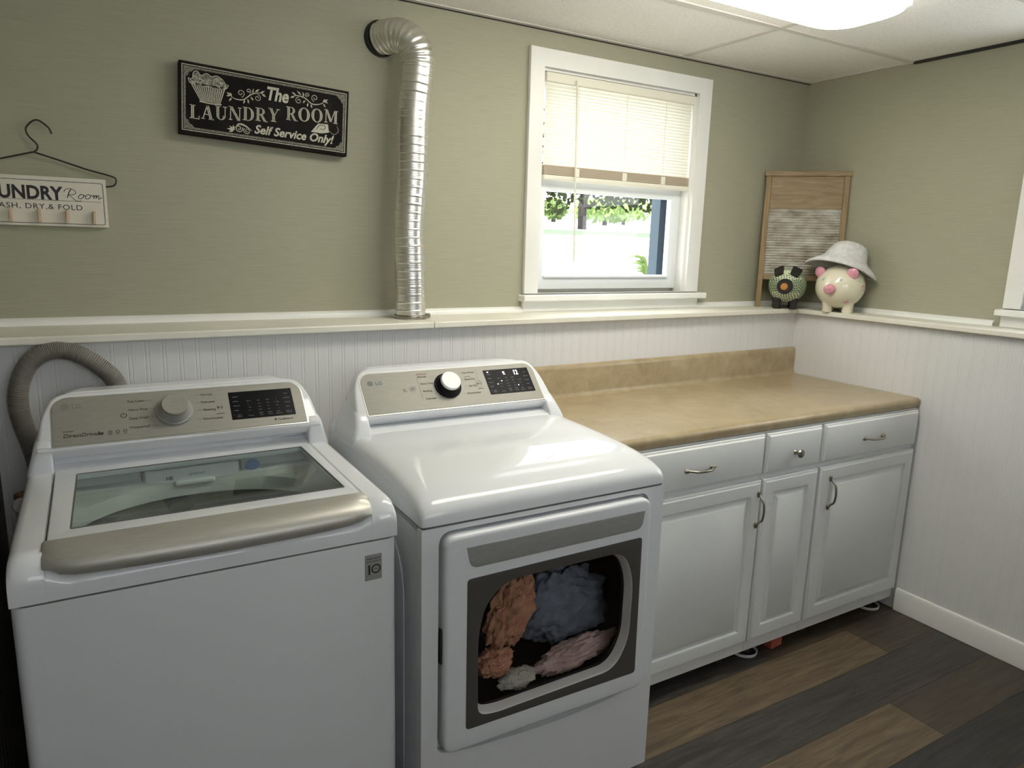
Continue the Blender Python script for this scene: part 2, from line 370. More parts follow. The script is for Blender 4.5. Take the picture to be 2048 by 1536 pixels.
# baseboards
w = MB(); w.prism([(-DX, 0), (-DX-.013, 0), (-DX-.013, .082), (-DX-.009, .094), (-DX, .098)], YF, -.80, 'y'); struct(w.build('baseboard_right', M['white_paint'], bevel=.002))
w = MB(); w.box(-3.32, .0, YF, YF+.013, 0, .09); struct(w.build('baseboard_front', M['white_paint'], bevel=.003))
# floor: planks along x, seven inches wide
fl = MB(); fm = [M['plank_tan'], M['plank_brown'], M['plank_grey'], M['plank_dark']]
special = {-.815: [(-.48, 0), (1, 1)], -.995: [(-2.2, 1), (.5, 2)], -1.175: [(-.767, 0), (.45, 1)], -1.355: [(-1.9, 1), (.3, 3)], -.635: [(-.9, 2), (1, 1)], -.455: [(-1.6, 3), (1, 2)]}
fy = .085
rows = [-.815+.18*k for k in range(6)]+[-.815-.18*k for k in range(1, 23)]
for r0 in rows:
    key = min(special, key=lambda q: abs(q-r0)); segs = special[key] if abs(key-r0) < .01 else None
    if segs is None:
        segs = []; x = -3.6+random.random()*1.0
        while x < .3: segs.append((x, random.choice([0, 1, 2, 3, 2]))); x += 1.22
        segs.append((.6, 1))
    else:
        f0 = segs[0][0]
        lead = [(f0-1.22*2, 2), (f0-1.22, 1)]
        segs = [q for q in lead if q[0] > -3.3]+segs
    px = -3.4
    for x, mi in segs:
        x = min(x, .12)
        if x > px+.001:
            fl.box(px+.0005, x-.0005, r0-.18+.0005, r0-.0005, -.012, 0, mi=mi); px = x
flo = fl.build('floor', fm, smooth=False); struct(flo)
w = MB(); w.box(-3.42, .12, YF, .12, -.05, -.0125); struct(w.build('floor_underlay', M['dark_gap'], smooth=False))
# ceiling: lay-in tiles on a metal grid
w = MB(); w.box(-3.42, .12, YF, .12, HC, HC+.03); struct(w.build('ceiling', M['ceiling'], smooth=False))
w = MB()
for k in range(8):
    y = -.492-.61*k
    if y > YF: w.box(-3.32, 0, y-.012, y+.012, HC-.004, HC)
for x in (-.803, -2.023, -3.243):
    w.box(x-.012, x+.012, -.48, 0, HC-.0035, HC)
    for k in range(7): w.box(x-.012, x+.012, -.504-.61*(k+1)+.024, -.504-.61*k, HC-.0035, HC)
struct(w.build('ceiling_grid', M['tee'], smooth=False))
w = MB(); w.box(-3.32, 0, -.022, 0, HC-.0045, HC-.0005); w.box(-.022, 0, -.5, -.022, HC-.0045, HC-.0005)
struct(w.build('trim_7', M['tee'], smooth=False))
w = MB(); w.box(-.016, 0, YF, -.5, HC-.010, HC-.0005); w.box(-3.32, 0, -.003, 0, HC-.008, HC-.0045); struct(w.build('trim_8', M['dark_gap'], smooth=False))

# ------------------------------------------------------------------ windows
def make_window(name, T, x0, x1, left_only=False):
    """casing, stool, apron, jambs, two sashes and panes; local x along the wall, y into the wall, z up"""
    root = bpy.data.objects.new(name, None); C.objects.link(root); struct(root); root.matrix_world = T
    z0, z1 = WZ0, WZ1
    w = MB(); w.plate([[(x0-.058, z0-.0), (x1+.068, z0-.0), (x1+.068, z1+.060), (x0-.058, z1+.060)], [(x0, z0-.001+.001), (x1, z0), (x1, z1), (x0, z1)]], 0, .019, T=FRONT, bevel=.003)
    w.build('window_casing', M['white_paint'], root, angle=25)
    w = MB(); w.box(x0-.072, x1+.100, -.046, .07, z0-.028, z0-.003); w.build('window_sill', M['white_paint'], root, bevel=.005)
    w = MB(); w.box(x0-.060, x1+.075, -.016, 0, ZL+.0005, z0-.028); w.build('apron', M['white_paint'], root, bevel=.002)
    w = MB()
    w.box(x0-.01, x0+.012, .001, .125, z0-.003, z1); w.box(x1-.012, x1+.01, .001, .125, z0-.003, z1); w.box(x0, x1, .001, .125, z1-.012, z1+.01); w.box(x0, x1, .07, .16, z0-.02, z0+.012)
    w.build('jamb', M['white_paint'], root)
    xa, xb = x0+.012, x1-.012
    def sash(nm, za, zb, y, stile, top, bot):
        f = MB(); f.plate([[(xa, za), (xb, za), (xb, zb), (xa, zb)], [(xa+stile, za+bot), (xb-stile, za+bot), (xb-stile, zb-top), (xa+stile, zb-top)]], -.03, 0, T=at(0, y, 0) @ FRONT, bevel=.004)
        so = f.build(nm, M['vinyl'], root, angle=25)
        g = MB(); g.box(xa+stile-.004, xb-stile+.004, y+.013, y+.017, za+bot-.004, zb-top+.004); g.build('pane', M['window_glass'], so, smooth=False)
        return so
    s = sash('lower_sash', z0+.012, 1.722, .044, .052, .056, .058)
    f = MB(); f.box(xa+.052, xb-.052, .034, .044, z0+.058, z0+.068); f.build('lift_rail', M['vinyl'], s, bevel=.003)
    sash('upper_sash', 1.672, z1-.012, .076, .045, .045, .05)
    # outside reveal; its blue is reflected sky put into the colour
    f = MB(); f.box(x1-.068, x1-.010, .108, .165, z0-.02, z1); f.box(x0+.010, x0+.03, .108, .16, z0-.02, z1)
    f.build('outside_jamb', M['sky_tint_jamb'], root)
    return root
make_window('window_1', Matrix.Identity(4), WX0, WX1)
make_window('window_2', Matrix(((0, 1, 0, 0), (-1, 0, 0, 0), (0, 0, 1, 0), (0, 0, 0, 1))), 1.03, 1.93)
for k, (a, b) in enumerate(FW): make_window('window_%d' % (k+3), Matrix(((-1, 0, 0, 0), (0, -1, 0, YF), (0, 0, 1, 0), (0, 0, 0, 1))), -b, -a)

# the raised mini blind
bx0, bx1 = WX0+.022, WX1-.012
bl = thing('window_blind', 'cream mini blind half raised in the white window over the ledge', 'blind', ((bx0+bx1)/2, .015, WZ1-.05))
w = MB(); w.box(bx0, bx1, -.004, .030, 2.052, 2.086); w.build('headrail', M['blind'], bl, bevel=.004, world=True)
w = MB(); zt, zb_ = 2.050, 1.758; ns = 24
for k in range(ns):
    z = zt-(zt-zb_)*(k+.5)/ns; prof = []
    for j in range(5):
        t = j/4-.5; prof.append((.013+.0035*sin(pi*j/4)*-1+t*.008, z+t*.0142))
    w.loft([[(bx0+.004, y, zz) for y, zz in prof], [(bx1-.004, y, zz) for y, zz in prof]], False, False, False)
w.build('slats', M['slat'], bl, world=True)
w = MB()
for k in range(10):
    z = 1.7235+k*.0035; w.box(bx0+.003+random.uniform(-.002, .002), bx1-.003, -.001+random.uniform(-.001, .001), .026, z, z+.0024)
w.build('slat_stack', M['blind_stack'], bl, world=True)
w = MB(); w.box(bx0+.002, bx1-.002, -.002, .028, 1.704, 1.722); w.build('bottom_rail', M['blind'], bl, bevel=.004, world=True)
w = MB(); w.tube([(-1.322, -.012, 2.066), (-1.320, -.016, 1.9), (-1.315, -.018, 1.65), (-1.308, -.02, 1.398)], .0042, 8); w.tube([(-1.322, .0, 2.07), (-1.322, -.012, 2.066)], .002, 6)
w.build('tilt_wand', M['blind'], bl, world=True)
for x in (-1.30, -1.065, -.86):
    w = MB(); w.tube([(x, .0045, 2.05), (x, .003, 1.72)], .0011, 6); w.box(x-.011, x+.011, -.003, .002, 1.722, 1.752); w.build('lift_cord', M['blind'], bl, world=True)

# ------------------------------------------------------------------ ceiling lights
def ceiling_light(loc, L, Wd, lensm, label):
    r = thing('ceiling_light', label, 'light', loc)
    w = MB(); w.plate([rrect(-L/2-.012, L/2+.012, -Wd/2-.012, Wd/2+.012, .10, 10)], -.018, 0, bevel=.004); w.build('base_pan', M['tee'], r)
    w = MB(); rings = []
    for dz, sc in ((-.010, 1.0), (-.028, 1.0), (-.050, .97), (-.066, .90), (-.076, .74), (-.081, .45)):
        d = (1-sc)*Wd/2; rings.append([(x, y, dz) for x, y in rrect(-L/2+d, L/2-d, -Wd/2+d, Wd/2-d, max(.13-d, .01), 10)])
    w.loft(rings); w.build('lens', lensm, r, angle=60)
    w = MB(); w.lathe([(.0, -.012), (.010, -.012), (.011, 0), (.007, .010), (0, .012)], 14, T=at(L/2+.006, -Wd/2*.55, -.03)); w.build('end_clip', M['plastic_white'], r)
    return r
ceiling_light((-1.428, -.868, HC-.004), 1.24, .33, M['lens'], 'glowing oval ceiling light on the tiles above the counter')

# ------------------------------------------------------------------ wall things
# exhaust duct
du = thing('dryer_vent_duct', 'shiny flexible foil duct rising from the ledge and bending into the wall', 'duct', (-2.028, -.10, ZL))
path = [(-2.028, -.10, 1.2065), (-2.029, -.10, 1.27), (-2.030, -.10, 1.34), (-2.033, -.10, 1.42), (-2.035, -.10, 1.50), (-2.030, -.10, 1.58), (-2.024, -.10, 1.66), (-2.021, -.10, 1.75), (-2.019, -.10, 1.84), (-2.014, -.10, 1.91), (-2.007, -.10, 1.97),
        (-2.004, -.101, 2.02), (-2.012, -.098, 2.060), (-2.030, -.085, 2.088), (-2.052, -.062, 2.100), (-2.075, -.030, 2.100), (-2.090, .0, 2.096)]
pp = catmull(path, 30)
cl = [0]
for a, b in zip(pp, pp[1:]): cl.append(cl[-1]+(b-a).length)
# resample evenly
N_ = 420; even = []; j = 0
for k in range(N_+1):
    s = cl[-1]*k/N_
    while j < len(cl)-2 and cl[j+1] < s: j += 1
    t = (s-cl[j])/max(cl[j+1]-cl[j], 1e-9); even.append(pp[j].lerp(pp[j+1], t))
def duct_r(i, t):
    s = t*cl[-1]
    r = .0495+.00028*sin(s*2*pi/.0068)+.0007*noise.noise(Vector((s*28, 0, 3)))
    ph = (s/.0265) % 1.0
    if ph < .11: r += .0013
    if t > .80: r += .0012*sin(s*2*pi/.016)
    return r
w = MB(); w.tube(even, duct_r, 40, False); w.build('hose', M['duct'], du, angle=60, world=True)
w = MB(); w.lathe([(.050, 0), (.0555, 0), (.0555, .008), (.052, .011), (.050, .011)], 36, T=at(-2.090, 0, 2.096) @ Matrix.Rotation(radians(90), 4, 'X')); w.build('wall_collar', M['vent_dark'], du, world=True, label='dark collar at the wall')
w = MB()
ring = [(-2.028+.0525*cos(a), -.10+.0525*sin(a), 1.2135) for a in [2*pi*k/40 for k in range(41)]]
w.tube(ring, .0035, 8, flat=1.6); w.box(-1.982, -1.966, -.122, -.104, 1.2075, 1.2215); w.build('hose_clamp', M['nickel'], du, bevel=.001, world=True)

# chalkboard style sign
sg = thing('wall_sign', 'black chalkboard style laundry room sign with cream lettering, hung slightly crooked', 'sign', (-2.4568, -.004, 1.8309), (0, radians(3.0), 0))
w = MB(); w.box(-.2435, .2435, -.0, .0, 0, 0) if False else w.box(-.2435, .2435, -.030, 0, -.0985, .0985); w.build('board', M['chalk_black'], sg, bevel=.0015)
SF = at(0, -.0303, 0) @ FRONT
w = MB()
def frame_line(w, a, b, c, d, t):
    for q in ((a, b, c, c+t), (a, b, d-t, d), (a, a+t, c, d), (b-t, b, c, d)): w.poly([(q[0], q[2]), (q[1], q[2]), (q[1], q[3]), (q[0], q[3])], SF)
frame_line(w, -.2365, .2365, -.0885, .0905, .0022); w.build('border_line', M['chalk'], sg, smooth=False)
w = MB(); o2 = rpoly([(-.232, -.084), (.232, -.084), (.232, .086), (-.232, .086)], .001); 
inner = []
for (cx, cy, sx, sy) in ((-.226, -.078, 1, 1), (.226, -.078, -1, 1), (.226, .080, -1, -1), (-.226, .080, 1, -1)):
    pts = [(cx, cy+sy*.022), (cx+sx*.006, cy+sy*.019), (cx+sx*.009, cy+sy*.010), (cx+sx*.016, cy+sy*.007), (cx+sx*.022, cy)]
    if sx*sy < 0: pts = pts[::-1]
    inner += pts
w.plate([o2, inner], 0, .0002, T=SF); w.build('border_band', M['chalk_dim'], sg, smooth=False)
# lettering
THICK, THIN = .20, .06
def stem(w, x0, x1, y0, y1, f): 
    d = (x1-x0); w.poly([f(x0, y0), f(x0+d*.42, y0), f(x0+d*.42, y1), f(x0, y1)], SF); w.poly([f(x0+d*.60, y0), f(x1, y0), f(x1, y1), f(x0+d*.60, y1)], SF)
def bar(w, x0, x1, y0, y1, f): w.poly([f(x0, y0), f(x1, y0), f(x1, y1), f(x0, y1)], SF)
def diag(w, xa, ya, xb, yb, ww, f, split=True):
    q = [(0, 1)] if not split else [(0, .42), (.60, 1)]
    for a, b in q: w.poly([f(xa+ww*a, ya), f(xa+ww*b, ya), f(xb+ww*b, yb), f(xb+ww*a, yb)], SF)
def bowl(w, cx, cy, ro, ryo, a0, a1, th, f, n=14):
    for lo, hi in ((0, .42), (.60, 1)):
        P = []
        for k in range(n+1):
            a = radians(a0+(a1-a0)*k/n); t = th*(.3+.7*abs(cos(a)))
            P.append(((cx+(ro-t*lo)*cos(a), cy+(ryo-.5*t*lo-.02*(lo > 0))*sin(a)), (cx+(ro-t*hi)*cos(a), cy+(ryo-.5*t*hi-.02)*sin(a))))
        for k in range(n): w.poly([f(*P[k][0]), f(*P[k+1][0]), f(*P[k+1][1]), f(*P[k][1])], SF)
def glyph(w, ch, f):
    if ch == 'L':
        stem(w, .10, .30, 0, 1, f); bar(w, 0, .40, .94, 1, f); bar(w, 0, .68, 0, .06, f); diag(w, .58, .06, .66, .28, .05, f, False); return .72
    if ch == 'A':
        diag(w, .08, 0, .38, 1, .07, f, False); diag(w, .60, 0, .34, 1, .20, f); bar(w, .2, .62, .32, .38, f); bar(w, 0, .26, 0, .06, f); bar(w, .52, .9, 0, .06, f); return .90
    if ch == 'U':
        stem(w, .10, .29, .3, 1, f); bar(w, 0, .40, .94, 1, f); bar(w, .55, .86, .94, 1, f); bar(w, .68, .74, .3, 1, f); bowl(w, .42, .32, .32, .33, 180, 360, .18, f); return .88
    if ch == 'N':
        bar(w, .12, .18, 0, 1, f); bar(w, 0, .24, .94, 1, f); bar(w, .03, .28, 0, .06, f); diag(w, .66, 0, .08, 1, .20, f); bar(w, .78, .84, 0, 1, f); bar(w, .68, .94, .94, 1, f); return .96
    if ch == 'D':
        stem(w, .10, .29, 0, 1, f); bar(w, 0, .42, .94, 1, f); bar(w, 0, .42, 0, .06, f); bowl(w, .38, .5, .44, .5, -90, 90, .2, f); return .86
    if ch == 'R':
        stem(w, .10, .29, 0, 1, f); bar(w, 0, .42, .94, 1, f); bar(w, 0, .40, 0, .06, f); bowl(w, .36, .74, .34, .26, -90, 90, .18, f); bar(w, .28, .42, .48, .53, f); diag(w, .64, .0, .34, .5, .20, f); bar(w, .66, .92, 0, .06, f); return .90
    if ch == 'Y':
        diag(w, .32, .45, .06, 1, .20, f); diag(w, .42, .45, .70, 1, .06, f, False); stem(w, .30, .50, 0, .48, f); bar(w, 0, .32, .94, 1, f); bar(w, .60, .86, .94, 1, f); bar(w, .2, .6, 0, .06, f); return .88
    if ch == 'O': bowl(w, .46, .5, .46, .52, 0, 360, .22, f, 30); return .98
    if ch == 'M':
        bar(w, .12, .18, 0, 1, f); bar(w, 0, .22, .94, 1, f); bar(w, .03, .28, 0, .06, f); diag(w, .48, .1, .10, 1, .18, f); diag(w, .54, .1, .84, 1, .06, f, False); stem(w, .86, 1.05, 0, 1, f); bar(w, .82, 1.14, .94, 1, f); bar(w, .78, 1.14, 0, .06, f); return 1.18
    return .4
LB = MB(); x = -.214
def word(text, x0, x1, ya, yb, h):
    dummy = MB(); adv = [glyph(dummy, c, lambda a, b: (a, b)) for c in text]; tot = sum(adv)+.07*(len(text)-1); k = (x1-x0)/tot; cur = 0
    for c, a in zip(text, adv):
        ox = x0+cur*k; oy = ya+(yb-ya)*((ox-x0)/(x1-x0)); big = 1.0
        glyph(LB, c, lambda u, v: (ox+u*k, oy+v*h)); cur += a+.07
word('LAUNDRY', -.216, .034, -.054, -.024, .038)
word('ROOM', .052, .212, -.016, -.001, .039)
LB.text('The', .052, .024, .033, T=SF @ at(0, 0, .0003), shear=.22, bold=.0016, sx=.80)
LB.text('Self Service Only!', .034, 0, 0, 'LEFT', T=SF @ at(-.040, -.0685, .0003) @ Matrix.Rotation(radians(.6), 4, 'Z'), shear=.28, bold=.0009, sx=.975, spacing=1.0)
LB.build('lettering', M['chalk'], sg, smooth=False, label='cream chalk style lettering')
# scrollwork
def spiral(cx, cy, r, a0, turns, sgn=1, n=22): return [(cx+r*(1-.8*k/n)*cos(a0+sgn*2*pi*turns*k/n), cy+r*(1-.8*k/n)*sin(a0+sgn*2*pi*turns*k/n)) for k in range(n+1)]
def leaf(w, x, y, a, l, wd): w.poly([(x, y), (x+l*.5*cos(a)-wd*sin(a), y+l*.5*sin(a)+wd*cos(a)), (x+l*cos(a), y+l*sin(a)), (x+l*.5*cos(a)+wd*sin(a), y+l*.5*sin(a)-wd*cos(a))], SF)
w = MB()
def scroll(w, x0, y0, x1, y1, flip):
    L = x1-x0; f = lambda u, v: (x0+u*L, y0+(y1-y0)*u+v)
    if flip: g = f; f = lambda u, v: g(1-u, v)
    s = -1 if flip else 1
    w.ribbon([f(0, 0), f(.15, -.010), f(.38, -.012), f(.6, .002), f(.82, .006), f(1, .001)], lambda t: .0008+.0022*sin(pi*t), SF)
    for (u, v, r, a, sg_) in ((.30, .006, .011, -1.4, 1), (.78, -.008, .010, 1.6, -1), (.52, .012, .007, -1.2, 1)):
        cx, cy = f(u, v); w.ribbon(spiral(cx, cy, r, a if not flip else pi-a, 1.3, sg_*s), .0017, SF, smooth=2)
    for (u, v, a, l) in ((.02, 0, 2.6, .014), (.02, 0, 3.4, .013), (.05, -.004, 2.0, .013), (.05, -.006, 4.1, .014), (.42, -.012, 4.4, .014), (.5, -.010, 4.9, .014), (.58, -.004, 5.4, .013), (.62, .006, 1.2, .014), (.70, .008, .7, .018), (.66, .004, 1.8, .012), (.85, .006, .5, .016), (.9, .002, 5.9, .014)):
        px, py = f(u, v); leaf(w, px, py, a if not flip else pi-a, l, .0024)
scroll(w, -.108, .026, -.010, .044, False); w.build('scrollwork', M['chalk'], sg, smooth=False)
w = MB(); scroll(w, .066, .052, .168, .056, True); w.build('scrollwork', M['chalk'], sg, smooth=False)
w = MB()
w.ribbon(spiral(-.083, -.062, .011, .4, 1.5, -1), .0022, SF, smooth=2); w.ribbon(spiral(-.060, -.066, .010, 2.4, 1.5, 1), .0018, SF, smooth=2)
w.ribbon([(-.093, -.062), (-.083, -.050), (-.066, -.052), (-.046, -.064)], lambda t: .001+.004*sin(pi*t), SF)
for a, l in ((2.6, .018), (3.1, .022), (3.6, .018), (1.9, .014)): leaf(w, -.095, -.068, a, l, .003)
w.build('scrollwork', M['chalk'], sg, smooth=False)
# laundry basket drawing
w = MB(); w.poly([(-.208, .044), (-.206, .068), (-.196, .074), (-.186, .064), (-.172, .072), (-.158, .066), (-.145, .070), (-.130, .064), (-.121, .052), (-.119, .044)], SF @ at(0, 0, -.0002)); w.build('clothes_drawing', M['chalk_dim'], sg, smooth=False)
w = MB(); rb = random.Random(4)
for k in range(15):
    u = (k+.5)/15; xt = -.214+u*.094; xb = -.188+u*.054
    w.poly([(xb-.0011, -.003), (xb+.0010, -.003), (xt+.0016, .040), (xt-.0018, .040)], SF)
w.ribbon([(-.217, .044), (-.19, .037), (-.165, .040), (-.14, .036), (-.117, .044)], .0032, SF); w.ribbon([(-.19, -.004), (-.16, -.006), (-.131, -.004)], .003, SF)
w.ribbon([(-.217, .044), (-.219, .054), (-.212, .050), (-.207, .042)], .002, SF); w.ribbon([(-.117, .044), (-.113, .052), (-.120, .052), (-.124, .044)], .002, SF)
for k in range(26):
    cx = rb.uniform(-.205, -.128); cy = rb.uniform(.046, .064); r = rb.uniform(.004, .010)
    w.ribbon([(cx+r*cos(a), cy+.7*r*sin(a)) for a in [rb.uniform(0, 1)+2.2*q/4*2 for q in range(5)]], .0016, SF)
w.ribbon([(-.208, .046), (-.206, .070), (-.196, .076), (-.186, .066), (-.172, .074), (-.158, .068), (-.145, .072), (-.130, .066), (-.121, .054), (-.119, .046)], .0022, SF)
w.build('basket_drawing', M['chalk'], sg, smooth=False)
w = MB()
w.poly([(.128, -.040), (.140, -.024), (.150, -.012), (.180, -.010), (.184, -.034), (.160, -.040)], SF)
w.build('iron_drawing', M['chalk'], sg, smooth=False)
w = MB(); w.ribbon([(.145, -.030), (.155, -.016), (.172, -.018), (.166, -.028), (.156, -.026)], .003, SF @ at(0, 0, .0002)); w.ribbon([(.185, -.030), (.200, -.038), (.213, -.026), (.208, -.010)], .0025, SF)
w.build('iron_shading', M['chalk_dim'], sg, smooth=False)

# hanger sign
hs = thing('hanger_sign', 'cream wash dry and fold board on a black wire clothes hanger', 'sign', (-3.058, -.004, 1.54))
w = MB(); w.box(-.160, .160, -.012, 0, -.065, .0645); w.build('board', M['sign_white'], hs, bevel=.001)
w = MB()
hk = [(.0445, .1755), (.036, .193), (.012, .2075), (-.011, .187), (-.009, .167), (.0085, .146), (.008, .133), (0, .125)]
w.tube(catmull([(a, -.006, b) for a, b in hk], 8), .0021, 8)
rt = [(0, .125), (.06, .1075), (.12, .089), (.178, .0745), (.1868, .064), (.181, .051), (.165, .0465), (.14, .046)]
for s in (1, -1): w.tube(catmull([(s*a, -.006-.006*(a < .01), b) for a, b in rt], 8), .0021, 8)
w.build('wire_hanger', M['wire'], hs, label='black wire hanger')
HF = at(0, -.0122, 0) @ FRONT
w = MB(); w.plate([rrect(-.153, .153, -.0585, .054, .006), rrect(-.1516, .1516, -.0571, .0526, .005)], 0, .0002, T=HF)
w.text('LAUNDRY', .0475, .055, .0055, 'RIGHT', T=HF, bold=.0016, sx=.86, spacing=1.02)
w.poly([(-.147, .0025), (.145, .0025), (.145, .0033), (-.147, .0033)], HF)
w.text('WASH, DRY,& FOLD', .0195, .101, -.0205, 'RIGHT', T=HF, sx=1.12, spacing=1.10)
# cursive Room
k = 1.0; o = (.060, .008)
R1 = [(.0, .018), (.003, .024), (.014, .028), (.025, .023), (.027, .016), (.020, .012), (.011, .011), (.018, .005), (.026, -.003), (.033, -.0045), (.039, -.003)]
R2 = [(.017, .026), (.013, .020), (.009, .010), (.007, .003)]
O1 = [(.046, .012), (.040, .014), (.034, .009), (.033, .004), (.037, .002), (.043, .005), (.046, .011), (.050, .010)]
for st, wd in ((R1, .0010), (R2, .0016), (O1, .0012), ([(a+.0165, b+.0005) for a, b in O1], .0012),
               ([(.066, .010), (.070, .013), (.069, .004)], .0012), ([(.069, .006), (.074, .013), (.076, .012), (.074, .004)], .0012), ([(.075, .007), (.080, .013), (.082, .011), (.080, .005), (.083, .004), (.089, .009)], .0012)):
    w.ribbon([(o[0]+a, o[1]+b) for a, b in st], wd*1.45, HF)
w.build('lettering', M['sign_ink'], hs, smooth=False, label='black printed lettering')
pg0 = None
for kx in (-2, -1, 0, 1, 2):
    w = MB(); T_ = at(kx*.0633+.0005, 0, -.0385) @ Matrix.Rotation(radians(random.uniform(-3, 5)), 4, 'Y')
    w.box(-.0035, .0035, -.020, -.0125, -.017, .017, T=T_); w.box(-.0034, .0034, -.027, -.0205, -.017, .016, T=T_); w.tube([(-.0042, -.0203, .003), (.0042, -.0203, .003)], .0022, 8, T=T_)
    w.build('clothespin', M['peg'], hs, bevel=.0008)

# ------------------------------------------------------------------ laundry machines
MW = .686; CB = .93
def pz(z): return .5095+CB*(z-1)          # y of the control panel plane at height z
SL = sqrt(1+CB*CB)
def panelT(u, z, lift=0):
    """drawing plane on the sloped control panel: X right, Y up the slope, Z out"""
    X = Vector((1, 0, 0)); Yv = Vector((0, CB, 1))/SL; Z = Vector((0, -1, CB))/SL
    m = Matrix((X, Yv, Z)).transposed().to_4x4(); m.translation = Vector((u, pz(z), z))+Z*lift; return m
def make_console(r, zt, pz0, pz1, chk, zs, ys):
    """white console with its silver panel; zt top of console, panel from pz0 to pz1"""
    w = MB()
    h = (zt-pz0)*SL; T = panelT(0, pz0, 0)
    out = rpoly([(.022, -.010), (MW-.022, -.010), (MW-.036, h*.62), (MW-.062, h), (.062, h), (.036, h*.62)], [.008, .008, .05, .055, .055, .05], 8)
    w.plate([out], -.045, 0, .009, T=T)
    # body behind, from the sloped face back to the upright back
    def ol(e, zb): return rpoly([(.008+e, zb), (MW-.008-e, zb), (MW-.026-e, .985), (MW-.060-e, zt-.004), (.060+e, zt-.004), (.026+e, .985)], [.004, .004, .04, .05, .05, .04], 8)
    def yf(z): return (pz(z)+.030) if z > .985 else .530
    rings = []
    for e, y0 in ((.0, None), (.002, .62), (.010, .655), (.020, .665)):
        o = ol(e, .918)
        rings.append([(x, yf(z) if y0 is None else max(y0, yf(z)+.001), z) for x, z in o])
    w.loft(rings)
    # cheeks either side of the recessed strip
    for s in (0, 1):
        f = (lambda x: x) if s == 0 else (lambda x: MW-x)
        rr = []
        for z, xa, ya in chk:
            rr.append([(f(x), y, z) for x, y in rrect(xa, .0552, ya, .64, (.012, .006, .004, .012), 4)])
        w.loft(rr)
    # the soft step at the foot of the strip
    w.prism([(ys, zs), (ys+.006, zs+.004), (ys+.020, zs+.007), (.534, zs+.014), (.56, zs+.016), (.56, zs-.01), (ys, zs-.01)],   .054, MW-.054, 'x')
    con = w.build('console', M['enamel'], r, angle=40)
    hp = (pz1-pz0)*SL
    po = rrect(.058, MW-.058, 0, hp, (.003, .003, .034, .034), 8)
    w = MB(); w.plate([po], -.002, .0022, .0008, T=panelT(0, pz0)); pn = w.build('control_panel', M['panel'], r, angle=30)
    w = MB(); w.plate([rrect(.0555, MW-.0555, -.0035, hp+.0025, (.004, .004, .036, .036), 8)], -.003, .0012, .0006, T=panelT(0, pz0)); w.build('panel_trim', M['chrome'], pn, angle=30)
    return pn
def knob(pn, u, z, skirt, cap):
    w = MB(); w.lathe([(0, 0), (.0425, 0), (.0425, .003), (.041, .006), (.0385, .0065), (.036, .010), (.0315, .022), (.0305, .024), (0, .024)], 48, T=panelT(u, z, .002)); kb = w.build('knob', skirt, pn, angle=40)
    w = MB(); w.lathe([(0, .0235), (.0295, .0235), (.0305, .026), (.0300, .032), (.0285, .0340), (.012, .0330), (0, .0327)], 48, T=panelT(u, z, .002)); w.build('knob_cap', cap, kb, angle=40)
    w = MB(); w.plate([circle(0, 0, .0442, 48), circle(0, 0, .0424, 48)], 0, .0015, T=panelT(u, z, .002)); w.build('knob_ring', M['silver_dark'], kb)
def power_icon(w, T, r=.006):
    w.ribbon([(r*cos(a), r*sin(a)) for a in [radians(60-300*k/20) for k in range(21)]], .0016, T, smooth=0); w.poly([(-.0008, .001), (.0008, .001), (.0008, r*1.25), (-.0008, r*1.25)], T)
def play_icon(w, T): w.poly([(-.006, -.005), (.0005, 0), (-.006, .005)], T); w.poly([(.0025, -.004), (.004, -.004), (.004, .004), (.0025, .004)], T); w.poly([(.0055, -.004), (.007, -.004), (.007, .004), (.0055, .004)], T)
def display(pn, u0, u1, z0, z1, lit):
    h = (z1-z0)*SL; T = panelT(0, z0, .0022)
    w = MB(); w.plate([rrect(u0, u1, 0, h, .0015)], -.001, .0007, .0003, T=T); d = w.build('display', M['black_gloss'], pn)
    w = MB(); rg = random.Random(3); T2 = panelT(0, z0, .0030); W = u1-u0
    for c, (ux, rows_) in enumerate(((.10, 5), (.30, 4), (.46, 5), (.60, 5), (.74, 5), (.90, 5))):
        for k in range(rows_):
            y = h*(.80-.165*k) if c in (0, 5) else h*(.62-.115*k)
            wd = W*(.12 if c in (0, 5) else .075)*rg.uniform(.65, 1.0); xx = u0+ux*W-wd/2
            for q in range(int(wd/.0022)):
                if rg.random() < .85: w.poly([(xx+q*.0022, y), (xx+q*.0022+.0015, y), (xx+q*.0022+.0015, y+.0026*rg.uniform(.6, 1)), (xx+q*.0022, y+.0024)], T2)
    for ux in (.12, .30, .46, .60, .74, .90): w.text(['Signal', 'Temp.', 'Dry', 'Time', 'Option', 'Wi-Fi'][[.12, .30, .46, .60, .74, .90].index(ux)], .0058, u0+ux*W, h*.08, T=T2)
    w.build('display_print', M['dim_print'], d, smooth=False)
    if lit:
        w = MB(); w.text('12', .0235, u0+.70*W, h*.74, T=T2, bold=.0003, sx=.75)
        w.plate([circle(u0+.435*W, h*.86, .0035, 12)], 0, .0002, T=T2); w.poly([(u0+.42*W, h*.77), (u0+.465*W, h*.77), (u0+.465*W, h*.79), (u0+.42*W, h*.79)], T2)
        w.plate([circle(u0+.09*W, h*.91, .0028, 12, .0018)], 0, .0002, T=T2)
        for ux, vz in ((.335, .52), (.23, .40), (.67, .30)): w.plate([circle(u0+ux*W, h*vz, .0017, 10)], 0, .0002, T=T2)
        w.build('lit_digits', M['led'], d, smooth=False, label='glowing white number and dots')
